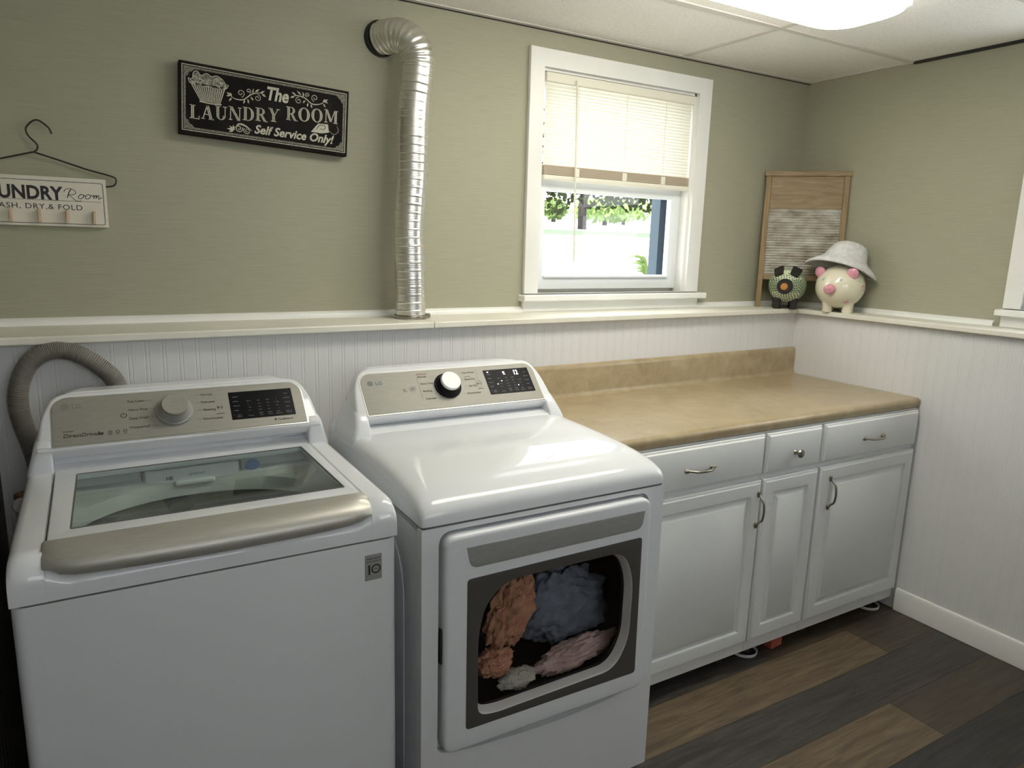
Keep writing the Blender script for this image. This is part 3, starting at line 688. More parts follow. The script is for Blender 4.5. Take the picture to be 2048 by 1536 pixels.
def round_body(w, z0, z1, y0, y1, e=.0, r=.022):
    w.loft([[(x, y, z0) for x, y in rrect(e, MW-e, y0, y1, r, 6)], [(x, y, z1) for x, y in rrect(e, MW-e, y0, y1, r, 6)], [(x, y, z1) for x, y in rrect(e+.02, MW-e-.02, y0+.02, y1-.02, r, 6)]], z0 < .1, False)

# ---- washer
wa = thing('washing_machine', 'white top-loading washer with silver lid handle, left of the dryer', 'washing machine', (-3.1122, -.992, 0))
w = MB(); round_body(w, .03, .838, 0, .70); w.build('cabinet', M['enamel_body'], wa, angle=40)
w = MB(); round_body(w, .834, .843, .003, .697, .003); w.build('cabinet_seam', M['seam'], wa)
for fx, fy in ((.06, .07), (MW-.06, .07), (.06, .63), (MW-.06, .63)):
    w = MB(); w.lathe([(0, 0), (.022, 0), (.022, .012), (.012, .016), (.012, .034), (0, .034)], 16, T=at(fx, fy, 0)); w.build('foot', M['black'], wa)
# top cover: sides, front lip and back strip around the lid well
def deck(z0, ztop, r, yb, y0=0):
    pts = [(yb, z0), (y0, z0)]
    for k in range(9):
        a = radians(180-90*k/8); pts.append((y0+r+r*cos(a), ztop-r+r*sin(a)))
    return pts+[(yb, ztop)]
w = MB()
DT = .922
def side_ring(x, zt, r): return [(x, y, z) for y, z in deck(.842, zt, r, .69)]
for s in (0, 1):
    f = (lambda x: x) if s == 0 else (lambda x: MW-x)
    w.loft([side_ring(f(0), DT-.016, .04), side_ring(f(.002), DT-.009, .045), side_ring(f(.008), DT-.002, .05), side_ring(f(.018), DT, .052), side_ring(f(.050), DT, .052), side_ring(f(.054), DT-.004, .05), side_ring(f(.055), DT-.03, .02)])
rr = []
for x in [.044, .050, .055, .060, .066, .074, .085, .100, .13, MW/2]+[MW-q for q in (.13, .100, .085, .074, .066, .060, .055, .050, .044)]:
    d = min(x, MW-x); q = min(1, max(0, (.088-d)/.038)); q = q*q*(3-2*q); zt = .880+.024*q; r = .018+.016*q
    rr.append([(x, .05, .842), (x, .0007, .842)]+[(x, .0007+r*(1-cos(radians(90*k/6))), zt-r+r*sin(radians(90*k/6))) for k in range(7)]+[(x, .05, zt)])
w.loft(rr)
w.box(.05, MW-.05, .500, .69, .842, DT-.002)
w.build('top_cover', M['enamel'], wa, angle=40)
# tub well under the lid
cxm, cym = MW/2, .305
w = MB(); n = 64
def rectpt(a, hx, hy):
    c, s = cos(a), sin(a); k = 1/max(abs(c)/hx, abs(s)/hy); return (cxm+c*k, .27+s*k)
top = []; mid = []; low = []; hole = []
for k in range(n):
    a = 2*pi*k/n; x, y = rectpt(a, .285, .228); top.append((x, y, .905)); mid.append((cxm+(x-cxm)*.98, .27+(y-.27)*.975, .884))
    hole.append((cxm+.272*cos(a), .272+.208*sin(a), .868)); low.append((cxm+.262*cos(a), .268+.198*sin(a), .838))
w.loft([top, mid, hole, low], False, False); w.build('tub_cover', M['tub_plastic'], wa, angle=50)
w = MB()
rings = []
for z, rx, ry in ((.838, .266, .202), (.80, .262, .200), (.76, .258, .198), (.50, .25, .18), (.30, .24, .175), (.28, .05, .05)): rings.append([(cxm+rx*cos(2*pi*k/n), .268+ry*sin(2*pi*k/n), z) for k in range(n)])
w.loft(rings, False, True); w.build('drum', M['drum_steel'], wa, angle=40)
w = MB(); w.box(.228, .231, .486, .497, .860, .902); w.build('tub_seam', M['seam'], wa)
w = MB(); w.box(.452, .455, .486, .497, .860, .902); w.build('tub_seam', M['seam'], wa)
w = MB(); w.box(.235, .448, .478, .496, .868, .904); w.box(.300, .390, .468, .480, .862, .874); dp = w.build('detergent_drawer', M['plastic_white'], wa, bevel=.004)
w = MB(); w.text('HE', .013, .288, .877, T=at(0, .4775, 0) @ FRONT, bold=.0004); w.text('DETERGENT', .007, .350, .884, T=at(0, .4775, 0) @ FRONT); w.build('drawer_print', M['ink'], dp, smooth=False)
w = MB(); w.lathe([(0, .010), (.010, .009), (.017, .004), (.019, 0)], 24, T=at(.482, .486, .884) @ Matrix.Rotation(radians(90), 4, 'X')); w.build('blue_cap', M['blue_plastic'], wa, label='round blue dispenser cap')
# lid
LZ = .926
w = MB(); wx0, wx1 = .057, MW-.057
lid_out = rrect(wx0, wx1, .062, .505, .006); lid_in = rpoly([(.093, .112), (MW-.078, .116), (MW-.084, .468), (.100, .458)], .004)
w.plate([lid_out, lid_in], LZ-.014, LZ, .003); ld = w.build('lid', M['enamel'], wa, angle=30)
w = MB(); w.plate([rpoly([(.0925, .1115), (MW-.0775, .1155), (MW-.0835, .4685), (.0995, .4585)], .004)], LZ-.006, LZ-.0015); w.build('lid_glass', M['lid_glass'], ld)
w = MB(); w.plate([rpoly([(.092, .111), (MW-.077, .115), (MW-.083, .469), (.099, .459)], .004), rpoly([(.0945, .1135), (MW-.0795, .1175), (MW-.0855, .4665), (.1015, .4565)], .004)], LZ-.001, LZ+.0006); w.build('glass_gasket', M['seam'], ld)
# silver handle, bowed forward in the middle
w = MB(); rings = []; K = 26
for k in range(K+1):
    u = k/K; x = wx0-.004+u*(wx1-wx0+.008); e = max(0, abs(2*u-1)**14); bow = -.012*(1-(2*u-1)**2)
    y1 = .066; yf_ = -.004+bow+.010*e; zl = .882-.004*(1-(2*u-1)**2)+.016*max(0, abs(2*u-1)**20)
    prof = [(y1, LZ+.001), (y1-.03, LZ+.000-.0015*e), (yf_+.030, LZ-.0035-.003*e), (yf_+.014, LZ-.009-.003*e), (yf_+.004, LZ-.018-.002*e), (yf_, LZ-.029), (yf_+.003, zl+.004), (yf_+.010, zl), (yf_+.03, zl+.002), (y1, LZ-.012)]
    rings.append([(x, y, z) for y, z in prof])
    if k in (0, K):
        cap = [(x+(-.003 if k == 0 else .003), .045+(y-.045)*.93, .908+(z-.908)*.86) for y, z in prof]
        rings.insert(0, cap) if k == 0 else rings.append(cap)
w.loft(rings); w.build('lid_handle', M['silver'], ld, angle=60, label='silver lid handle')
pn = make_console(wa, 1.088, .984, 1.076, ((.905, .0003, .499), (.922, .002, .499), (.940, .007, .497), (.960, .013, .4945), (.984, .0195, .4925), (.996, .0245, pz(.996)-.0005), (1.004, .034, pz(1.004)+.014)), .924, .508)
knob(pn, .3135, 1.033, M['silver_dark'], M['panel'])
display(pn, .443, .602, 1.0025, 1.0625, False)
w = MB(); P = lambda u, z: panelT(u, z, .0026)
power_icon(w, P(.203, 1.032)); play_icon(w, P(.418, 1.032))
w.text('Start/Pause', .004, T=P(.418, 1.018))
for t, u, z in (('Heavy Duty', .252, 1.040), ('Deep Wash', .252, 1.0225), ('Waterproof', .252, 1.0045), ('Tub Clean', .246, 1.0575)): w.text(t, .0088, 0, 0, 'RIGHT', T=P(u+.004, z)); w.poly([(.008, .002), (.022, .002), (.022, .0026), (.008, .0026)], P(u, z))
for t, u, z in (('Normal', .378, 1.060), ('Delicates', .376, 1.044), ('Bedding', .380, 1.0275), ('Downloaded', .376, 1.0085)): w.text(t, .0088, 0, 0, 'LEFT', T=P(u, z)); w.poly([(-.014, .002), (-.002, .002), (-.002, .0026), (-.014, .0026)], P(u, z))
w.text('Inverter', .0068, 0, 0, 'LEFT', T=P(.0775, 1.0085)); w.text('DirectDrive', .0138, 0, 0, 'LEFT', T=P(.0775, .998), shear=.15, bold=.0001)
w.text('he', .0115, .1515, 0, T=panelT(0, .9985, .0026), bold=.0009, shear=.25)
for k in range(3): w.plate([circle(.172+.0155*k, .004, .0042, 16), circle(.172+.0155*k, .004, .0028, 16)], 0, .0002, T=panelT(0, .9985, .0024)); w.poly([(.167+.0155*k, -.0035), (.177+.0155*k, -.0035), (.177+.0155*k, -.0025), (.167+.0155*k, -.0025)], panelT(0, .9985, .0026))
w.text('TrueBalance', .0078, 0, 0, 'LEFT', T=P(.553, .9935)); w.plate([circle(.548, .003, .0030, 12)], 0, .0002, T=panelT(0, .9935, .0024))
w.build('panel_print', M['ink'], pn, smooth=False)
w = MB(); w.text('LG', .016, 0, 0, 'LEFT', T=P(.098, 1.054), bold=.0002); w.plate([circle(.084, .006, .009, 24)], 0, .0002, T=panelT(0, 1.054, .0024)); w.build('logo', M['logo_faint'], pn, smooth=False)
# warranty badge
w = MB(); w.plate([rrect(.6135, .6505, .752, .8095, .002)], 0, .0012, .0003, T=FRONT); bd = w.build('badge', M['silver_dark'], wa, label='dark grey ten year warranty sticker')
w = MB(); BF = at(0, -.0014, 0) @ FRONT
w.text('1', .029, .0, 0, T=BF @ at(.6225, .766, 0), bold=.0008, sx=.95); w.plate([circle(.6375, .7765, .0105, 28), circle(.6375, .7765, .0075, 28)], 0, .0002, T=BF); w.text('YEAR', .0042, .6375, .775, T=BF)
w.text('DIRECT DRIVE', .0046, .632, .799, T=BF); w.text('MOTOR WARRANTY', .0036, .632, .793, T=BF); w.build('badge_print', M['black'], bd, smooth=False)

# ---- dryer
dr = thing('clothes_dryer', 'white front-loading dryer with a dark square door window', 'dryer', (-2.3836, -1.0245, 0))
# door opening shapes (x, z)
DO = rpoly([(.048, .303), (.640, .297), (.628, .836), (.048, .836)], .030, 7)
GO = [(x, z) for x, z in rpoly([(.0405, .292), (.648, .286), (.636, .844), (.0405, .844)], .034, 7)]
chin = rpoly([(.0405, .300), (.120, .283), (.343, .2675), (.560, .276), (.648, .297), (.636, .844), (.0405, .844)], [.02, .05, .2, .05, .02, .034, .034], 8)
HOLE = rpoly([(.133, .377+.006), (.180, .374), (.535, .380), (.578, .455), (.580, .625), (.545, .706), (.205, .706), (.150, .665), (.130, .590)], [.05, .03, .07, .05, .05, .05, .06, .06, .06], 7)
HB = [(.355+(x-.355)*.965, .541+(z-.541)*.955) for x, z in HOLE]
w = MB(); round_body(w, .03, .855, .022, .70, 0, .012)
body = MB()
body.plate([rrect(0, MW, .03, .855, .004), chin], -.024, 0, .0, T=FRONT)
# shell: sides, back, bottom (open front behind the door)
for a in ((0, .012, .024, .70, .03, .855), (MW-.012, MW, .024, .70, .03, .855), (0, MW, .69, .702, .03, .855), (0, MW, .024, .70, .03, .042), (0, MW, .024, .70, .845, .855)): body.box(*a)
body.build('cabinet', M['enamel_body'], dr, bevel=.003, angle=40)
w = MB(); w.plate([rrect(.01, MW-.01, .05, .85, .004), [(.355+(x-.355)*1.28, .54+(z-.54)*1.45) for x, z in HOLE]], -.034, -.022, T=FRONT); w.build('front_recess', M['enamel_body'], dr)
w = MB(); w.loft([[(x, y, .849) for x, y in rrect(.003, MW-.003, .003, .697, .006, 3)], [(x, y, .860) for x, y in rrect(.003, MW-.003, .003, .697, .006, 3)]]); w.build('cabinet_seam', M['seam'], dr)
w = MB(); w.plate([rrect(.10, .66, .20, .815, (.0, .0, .0, .16), 12)], 0, .002, .001, T=Matrix(((0, 0, -1, 0), (1, 0, 0, 0), (0, 1, 0, 0), (0, 0, 0, 1)))); w.build('side_panel', M['enamel_body'], dr, angle=30)
for fx, fy in ((.05, .07), (MW-.05, .07), (.05, .63), (MW-.05, .63)):
    w = MB(); w.lathe([(0, 0), (.020, 0), (.020, .010), (.012, .014), (.012, .034), (0, .034)], 16, T=at(fx, fy, 0)); w.build('foot', M['black'], dr)
# lid: rolled front
w = MB()
LP = [(.0, .8605), (.0, .872), (.002, .884), (.007, .8945), (.016, .9035), (.030, .9115), (.050, .9185), (.080, .9255), (.120, .9315), (.18, .9370), (.255, .9412), (.35, .9438), (.42, .9447), (.50, .945), (.69, .945)]
LP = [(LP[0][0], LP[0][1])]+[(q.x, q.y) for q in catmull([(a, b, 0) for a, b in LP[1:]], 3)]
def lid_ring(x, dz, dy): return [(x, .69, .8605)]+[(x, y+dy*(1 if y < .1 else 0), max(.8605, .8605+(z-.8605)*(1-dz/.0845))) for y, z in LP]
xs = [(0, .034, .006), (.0012, .026, .004), (.004, .019, .002), (.010, .012, .001), (.020, .007, 0), (.036, .003, 0), (.06, .001, 0), (.10, 0, 0)]
rr = [lid_ring(x, d, r) for x, d, r in xs]+[lid_ring(MW-x, d, r) for x, d, r in xs[::-1]]
w.loft(rr); w.build('lid', M['enamel'], dr, angle=50)
pn = make_console(dr, 1.100, .990, 1.088, ((.905, .0003, .462), (.932, .002, .463), (.945, .006, .467), (.962, .013, pz(.962)), (.985, .0195, pz(.985)-.0015), (1.0, .0245, pz(1.0)-.0005), (1.008, .034, pz(1.008)+.014)), .944, .472)
knob(pn, .3175, 1.043, M['black_gloss'], M['plastic_white'])
display(pn, .4485, .6075, 1.0115, 1.0755, True)
w = MB()
power_icon(w, P(.206, 1.0425), .0045); play_icon(w, P(.4205, 1.0425))
w.text('Start/Pause', .004, T=P(.4225, 1.029))
for q in ((.206, 1.0425, .0105), (.4205, 1.0425, .0115)): w.plate([circle(q[0], 0, q[2], 30), circle(q[0], 0, q[2]-.0005, 30)], 0, .0002, T=panelT(0, q[1], .0024))
for t, u, z in (('Normal', .232, 1.0690), ('Heavy Duty', .234, 1.0515), ('Bedding', .236, 1.0330), ('Delicates', .237, 1.0140)): w.text(t, .0086, 0, 0, 'LEFT', T=P(u, z)); w.poly([(.042, .002), (.054, .002), (.054, .0026), (.042, .0026)], P(u, z))
for t, u, z in (('Perm.Press', .378, 1.0710), ('Speed Dry', .378, 1.0540), ('Air Dry', .386, 1.0365), ('Downloaded', .373, 1.0185)): w.text(t, .0086, 0, 0, 'LEFT', T=P(u, z)); w.poly([(-.013, .002), (-.003, .002), (-.003, .0026), (-.013, .0026)], P(u, z))
w.ribbon([(.2285, .080), (.2285, .003)], .0006, panelT(0, 1.0125, .0024), smooth=0); w.ribbon([(.424, .088), (.4235, .060), (.4235, .040)], .0005, panelT(0, 1.0125, .0024), smooth=0)
for k in range(3): w.poly([(.176, -.004*k), (.184+.002*k, -.004*k), (.184+.002*k, -.004*k+.0012), (.176, -.004*k+.0012)], panelT(0, 1.043, .0026))
w.build('panel_print', M['ink'], pn, smooth=False)
w = MB(); w.text('SENSOR DRY', .0058, 0, 0, 'LEFT', T=P(.2305, 1.0765), bold=.0001); w.text('TIME DRY', .0050, 0, 0, 'LEFT', T=P(.380, 1.0615)); w.build('red_print', M['ink_red'], pn, smooth=False)
w = MB(); w.text('LG', .0165, 0, 0, 'LEFT', T=P(.101, 1.0590), bold=.0003); w.plate([circle(.086, .006, .0085, 24)], 0, .0002, T=panelT(0, 1.0590, .0024)); w.build('logo', M['ink_light'], pn, smooth=False)
# door
GL = rpoly([(.103, .354), (.606, .349), (.6015, .734), (.101, .730)], .010, 5)
ST = rpoly([(.0985, .806), (.606, .805), (.598, .757), (.109, .755)], [.001, .001, .02, .02], 5)
w = MB(); w.plate([DO, HOLE], -.024, .021, .009, T=FRONT); door = w.build('door', M['enamel'], dr, angle=30)
w = MB(); w.plate([GL, HOLE], .0205, .0225, .0004, T=FRONT); w.build('window_border', M['smoke'], door, label='dark grey glass border')
w = MB(); w.plate([ST], .020, .0226, .0006, T=FRONT); w.build('door_handle_strip', M['silver_dark'], door, label='grey metal handle strip')
w = MB(); w.loft([[(x, -.0225, z) for x, z in HOLE], [(x, -.016, z) for x, z in [(.355+(a-.355)*.985, .54+(b-.54)*.98) for a, b in HOLE]], [(x, .002, z) for x, z in HB]], False, False); w.build('window_rim', M['plastic_white'], door, angle=40, label='white rim inside the window')
w = MB(); w.plate([[(.355+(x-.355)*1.003, .54+(z-.54)*1.003) for x, z in HOLE]], .0208, .0216, T=FRONT); w.build('window_glass', M['door_glass'], door)
w = MB(); w.plate([rrect(.043, .0475, .530, .615, .001)], -.004, .006, T=FRONT); w.build('hinge_catch', M['black'], door)
w = MB(); w.lathe([(0, .003), (.005, .0025), (.007, 0)], 14, T=at(.315, -.0005, .2955) @ Matrix.Rotation(radians(90), 4, 'X')); w.build('rust_spot', M['rust'], dr)
# drum
w = MB(); HA = [atan2(z-.541, x-.355) for x, z in HB]
def dring(y, rx, rz): return [(.355+rx*cos(a), y, .541+rz*sin(a)) for a in HA]
w.loft([[(x, .002, z) for x, z in HB], [(x*1.0, .012, z) for x, z in HB], dring(.050, .318, .285), dring(.10, .322, .288), dring(.60, .322, .288), dring(.61, .02, .02)], False, True)
w.build('drum', M['drum_dark'], dr, angle=40)
# ---- clothes inside the drum: each a thing of its own
def cloth(name, m, c, r, seed, label, cat, amp=.28, fr=2.4, rot=(0, 0, 0), nu=96, nv=64):
    """crumpled cloth lump"""
    o3 = Vector((seed*7.1, seed*3.3, seed))
    def fn(d):
        f = 1+amp*noise.noise(d*fr+o3)+amp*.6*noise.noise(d*fr*2.3+o3*2)+amp*.40*(abs(noise.noise(d*fr*3.1+o3*3))*2-.6)+amp*.10*noise.noise(d*fr*8+o3)
        return f
    w = MB(); w.ellipsoid((0, 0, 0), r, nu, nv, fn)
    o = w.build(name, m, angle=180); o.location = c; o.rotation_euler = [radians(q) for q in rot]; return tag(o, label, cat)
D0 = Vector((-2.3836, -1.0245, 0))
def dp_(x, y, z): return tuple(D0+Vector((x, y, z)))
cloth('towel', M['towel_peach'], dp_(.290, .105, .545), (.058, .042, .100), 1, 'peach brown towel slumped on the left inside the dryer window', 'towel', rot=(0, 22, 0))
cloth('washcloth', M['towel_peach'], dp_(.236, .090, .424), (.048, .034, .034), 5, 'bunched small peach cloth at the lower left of the dryer window', 'towel')
cloth('sheet', M['towel_blue'], dp_(.500, .185, .478), (.150, .070, .108), 2, 'slate blue bunched cloth filling the right of the dryer window', 'cloth', amp=.20, rot=(0, 8, 0))
cloth('shirt', M['towel_pink'], dp_(.490, .095, .378), (.125, .038, .032), 3, 'pale pink crumpled cloth below the slate blue one in the dryer', 'cloth', rot=(0, -9, 0))
cloth('sock', M['towel_white'], dp_(.305, .085, .364), (.050, .030, .020), 4, 'small white cloth at the bottom of the dryer window', 'cloth', rot=(0, -8, 0))
cloth('black_shirt', M['towel_black'], dp_(.340, .330, .460), (.075, .035, .105), 6, 'black cloth between the peach towel and the blue cloth in the dryer', 'cloth')
cloth('blue_shirt', M['royal'], dp_(.195, .205, .520), (.050, .040, .100), 8, 'royal blue cloth behind the peach towel in the dryer', 'cloth')
cloth('undershirt', M['towel_white'], dp_(.500, .320, .600), (.055, .035, .040), 9, 'white cloth peeking over the slate blue one in the dryer', 'cloth')

# ---- drain hose and standpipe
hz = [(-2.900, -.2535, .90), (-2.905, -.2535, 1.02), (-2.918, -.254, 1.083), (-2.945, -.255, 1.118), (-2.985, -.255, 1.152), (-3.018, -.255, 1.1665), (-3.052, -.255, 1.1685), (-3.088, -.255, 1.152), (-3.112, -.255, 1.120), (-3.127, -.256, 1.075), (-3.130, -.257, 1.03), (-3.124, -.258, .985), (-3.112, -.259, .93), (-3.104, -.260, .88), (-3.100, -.260, .80)]
hp_ = catmull(hz, 40); w = MB()
w.tube(hp_, lambda i, t: .0215+.0012*(1 if i % 4 < 2 else -1), 20)
tag(w.build('drain_hose', M['hose'], angle=25), 'grey ribbed drain hose arching over the left end of the washer', 'hose')
sp = thing('supply_valve', 'rusty water valve on a white pipe in the gap left of the washer', 'valve', (-3.134, -.335, 0))
w = MB(); w.tube([(-3.134, -.335, 0), (-3.134, -.335, .80)], .017, 16); w.build('pipe', M['pvc'], sp, world=True)
w = MB(); w.tube([(-3.134, -.335, .80), (-3.134, -.335, .835)], .019, 12); w.tube([(-3.134, -.335, .822), (-3.134, -.385, .822)], .012, 12); w.build('valve_body', M['rust'], sp, bevel=.002, world=True)
w = MB(); w.lathe([(0, 0), (.018, 0), (.020, .006), (.016, .012), (0, .014)], 14, T=at(-3.134, -.385, .822) @ Matrix.Rotation(radians(90), 4, 'X')); w.build('valve_handle', M['pvc'], sp, world=True)

# ------------------------------------------------------------------ base cabinets and worktop
ZC = .904; YC = -.778      # face of cabinet frames
def pull_bm(L):
    """bow pull lying along x, standing off -y"""
    w = MB(); P_ = [(-L/2, -.003, 0), (-L/2+.008, -.006, 0), (-L/2+.018, -.014, .0), (-L/4, -.026, 0), (0, -.030, 0), (L/4, -.026, 0), (L/2-.018, -.014, 0), (L/2-.008, -.006, 0), (L/2, -.003, 0)]
    w.tube(catmull(P_, 5), lambda i, t: .0032+.0030*max(0, 1-min(t, 1-t)/.14)+.0010*sin(pi*t), 12)
    for s in (-1, 1): w.ellipsoid((s*(L/2-.006), -.003, 0), (.013, .005, .0075), 14, 8)
    return w
def slab(w, x0, x1, z0, z1, y):
    """drawer front with a stepped, eased edge"""
    for e, d in ((0, 0), (.007, .005)): pass
    rings = []
    for e, yy in ((0, y), (0, y-.010), (.003, y-.013), (.0065, y-.0135), (.010, y-.019), (.012, y-.020)): rings.append([(x, yy, z) for x, z in ((x0+e, z0+e), (x1-e, z0+e), (x1-e, z1-e), (x0+e, z1-e))])
    w.loft(rings)
def raised_door(w, x0, x1, z0, z1, y, m=.052):
    rings = []
    for e, yy in ((0, y), (0, y-.012), (.003, y-.0155), (.007, y-.0165), (.011, y-.020), (m-.004, y-.020), (m, y-.0185), (m+.004, y-.0125), (m+.010, y-.0120), (m+.024, y-.0185), (m+.027, y-.020)):
        rings.append([(x, yy, z) for x, z in ((x0+e, z0+e), (x1-e, z0+e), (x1-e, z1-e), (x0+e, z1-e))])
    w.loft(rings)
def cabinet(x0, x1, label, dr_pull, door_pull, dx0, dx1, fo):
    r = thing('base_cabinet', label, 'cabinet', ((x0+x1)/2, YC, 0))
    w = MB()
    yb = yl(x0)-.003
    for a in ((x0, x0+.016), (x1-.016, x1)): w.box(a[0], a[1], YC+.018, yb, .048, ZC-.042)
    w.box(x0+.016, x1-.016, YC+.018, yb, .048, .064); w.box(x0+.016, x1-.016, yb-.008, yb, .064, ZC-.042); w.box(x0+.016, x1-.016, YC+.018, yb-.008, ZC-.058, ZC-.042)
    w.build('carcass', M['cab_in'], r, world=True)
    w = MB(); w.plate([[(x0, .048), (x1, .048), (x1, ZC-.040), (x0, ZC-.040)], [(x0+.035, .092), (x1-.035, .092), (x1-.035, .694), (x0+.035, .694)], [(x0+.035, .722), (x1-.035, .722), (x1-.035, .85), (x0+.035, .85)]], -.018, 0, T=at(0, YC, 0) @ FRONT)
    w.build('face_frame', M['cab'], r, world=True)
    w = MB(); slab(w, dx0, dx1, .716, .8585, YC-.0005); d = w.build('drawer', M['cab'], r, world=True, angle=30)
    xc = (dx0+dx1)/2
    if dr_pull == 'pull':
        w = pull_bm(.122); w.v = [(xc+a, YC-.0205+b, .782+c) for a, b, c in w.v]; w.build('handle', M['nickel'], d, world=True, label='aged metal bow handle')
    else:
        w = MB(); w.lathe([(0, 0), (.009, 0), (.008, .004), (.005, .008), (.0055, .014), (.012, .018), (.0155, .023), (.0135, .028), (.006, .031), (0, .0315)], 24, T=at(xc, YC-.0200, .779) @ Matrix.Rotation(radians(90), 4, 'X')); w.build('knob', M['nickel'], d, world=True, label='round metal knob')
    w = MB(); raised_door(w, dx0, dx1, .094, .6985, YC-.0005); dd = w.build('cabinet_door', M['cab'], r, world=True, angle=30)
    if door_pull:
        hx = dx1-.018 if door_pull == 'right' else dx0+.055
        w = pull_bm(.122); w.v = [(hx+c, YC-.0205+b, .598+a) for a, b, c in w.v]; w.build('handle', M['nickel'], dd, world=True, label='aged metal bow handle')
    for fx in (x0+fo, x1-fo):
        for fy_ in (YC+.05, yb-.06):
            w = MB(); w.lathe([(0, .0045), (.022, .0045), (.022, .012), (.016, .018), (.016, .0485), (0, .0485)], 16, T=at(fx, fy_, 0)); w.build('foot', M['black'], r, world=True)
    return r
cabinet(-1.648, -1.032, 'white base cabinet next to the dryer, drawer over a wide door', 'pull', 'right', -1.640, -1.0365, .08)
cabinet(-1.031, -.735, 'narrow white base cabinet with a round knob, in the middle of the row', 'knob', None, -1.0275, -.7405, .066)
cabinet(-.734, -.142, 'white base cabinet in the corner by the right wall, handle on its left edge', 'pull', 'left', -.7275, -.1485, .08)
wt = thing('worktop', 'tan mottled laminate worktop over the white cabinets', 'worktop', (-.90, -.5, ZC-.038))
xl_, xr_ = -1.690, -DX-.002
w = MB()
def wt_prof(yb):
    pts = [(yb, ZC-.038), (-.780, ZC-.038), (-.786, ZC-.034)]
    for k in range(7):
        a = radians(190-100*k/6); pts.append((-.773+.016*cos(a), ZC-.0165+.0165*sin(a)))
    return pts+[(-.757, ZC-.0002), (yb, ZC)]
w.loft([[(xl_, y, z) for y, z in wt_prof(yl(xl_)-.022)], [(xr_, y, z) for y, z in wt_prof(yl(xr_)-.022)]]); w.build('top', M['counter'], wt, angle=40, world=True)
w = MB()
def bs_prof(yb): return [(yb-.001, ZC-.03), (yb-.034, ZC-.001), (yb-.028, ZC+.002), (yb-.0225, ZC+.008), (yb-.021, ZC+.02), (yb-.021, ZC+.105), (yb-.019, ZC+.114), (yb-.013, ZC+.120), (yb-.006, ZC+.1225), (yb-.001, ZC+.120)]
w.loft([[(xl_, y, z) for y, z in bs_prof(yl(xl_))], [(xr_, y, z) for y, z in bs_prof(yl(xr_))]]); w.build('backsplash', M['counter'], wt, angle=40, world=True)
# caster cups and the small red block under the cabinets
def cup(loc, label):
    w = MB(); w.lathe([(0, .0), (.042, 0), (.048, .003), (.050, .014), (.0475, .0145), (.044, .005), (.040, .0035), (0, .0032)], 40)
    o = w.build('caster_cup', [M['pvc'], M['black']], angle=40); 
    for p in o.data.polygons:
        c = p.center; p.material_index = 1 if (c.x**2+c.y**2)**.5 < .043 and c.z > .002 else 0
    o.location = loc; return tag(o, label, 'cup')
cup((-.965, -.728, 0), 'round white-rimmed cup on the floor under the narrow cabinet')
cup((-.222, -.728, 0), 'round white-rimmed cup on the floor under the corner cabinet')
w = MB(); w.box(-.033, .033, -.018, .018, 0, .034); w.box(-.02, .02, -.0186, .0186, .010, .024)
o = w.build('wood_block', M['brick'], bevel=.003); o.location = (-.830, -.748, 0); o.rotation_euler = (0, 0, radians(6)); tag(o, 'small red block on the dark floor under the narrow cabinet', 'block')

# ------------------------------------------------------------------ corner of the ledge
# washboard
wb = thing('washboard', 'old wooden washboard with a tarnished ribbed plate in the ledge corner', 'washboard', (-.148, -.162, ZL), (radians(-3.0), 0, radians(-45)))
hw, hh = .166, .612
for s in (-1, 1):
    w = MB(); w.box(s*hw-.012, s*hw+.012, -.012, .012, 0, hh-.022); w.build('side_rail', M['old_pine'], wb, bevel=.003)
w = MB(); w.box(-hw-.018, hw+.018, -.014, .014, hh-.022, hh); w.build('top_rail', M['old_pine_h'], wb, bevel=.004)
w = MB(); w.box(-hw+.012, hw-.012, -.007, .007, hh-.150, hh-.022); w.build('soap_board', M['old_pine_h'], wb, bevel=.002)
for a, b in ((hh-.166, hh-.142), (.125, .150)):
    w = MB(); w.box(-hw+.012, hw-.012, -.010, .009, a, b); w.build('cross_rail', M['old_pine_h'], wb, bevel=.003)
w = MB(); rings = []; nr = 150
for k in range(nr+1):
    z = .148+(hh-.166-.146)*k/nr; y = -.004+.0028*sin(2*pi*k/nr*26); rings.append((y, z))
for i in range(12):
    pass
w.loft([[(-hw+.012, y, z) for y, z in rings], [(0, y, z) for y, z in rings], [(hw-.012, y, z) for y, z in rings]], False, False, False)
w.loft([[(-hw+.012, y+.004, z) for y, z in ((.004, .148), (.004, hh-.166))], [(hw-.012, y+.004, z) for y, z in ((.004, .148), (.004, hh-.166))]], False, False, False)
w.build('ribbed_plate', M['zinc'], wb, angle=60)

# dotted sage pig bank
def orient(v): return Vector(v)
VA = radians(-52.5)     # yaw so that local -y looks back towards the room
gp = thing('pig_ornament', 'dark-dotted sage green pig ornament with black ears beside the washboard', 'ornament', (-.222, -.166, ZL), (0, 0, radians(-45)))
R_ = .080; GC = Vector((0, 0, .026+R_))
w = MB(); w.ellipsoid(GC, (R_*1.02, R_*1.02, R_*.97), 40, 26); w.build('body', M['sage_glaze'], gp)
def surf(c, r, az, el, lift=0):
    """point and frame on a sphere; az from -y to +x, el up"""
    d = Vector((sin(az)*cos(el), -cos(az)*cos(el), sin(el))); X = Vector((cos(az), sin(az), 0)); Yv = d.cross(X)
    m = Matrix((X, Yv, d)).transposed().to_4x4(); m.translation = Vector(c)+d*(r+lift); return m
AZ = radians(-14)
Tf = surf(GC, 0, AZ, radians(-3)); w = MB(); w.lathe([(R_*1.012*sin(radians(q)), R_*1.012*cos(radians(q))) for q in range(0, 61, 4)], 40, T=Tf); w.build('face', M['dots'], gp, label='pale dotted face')
w = MB()
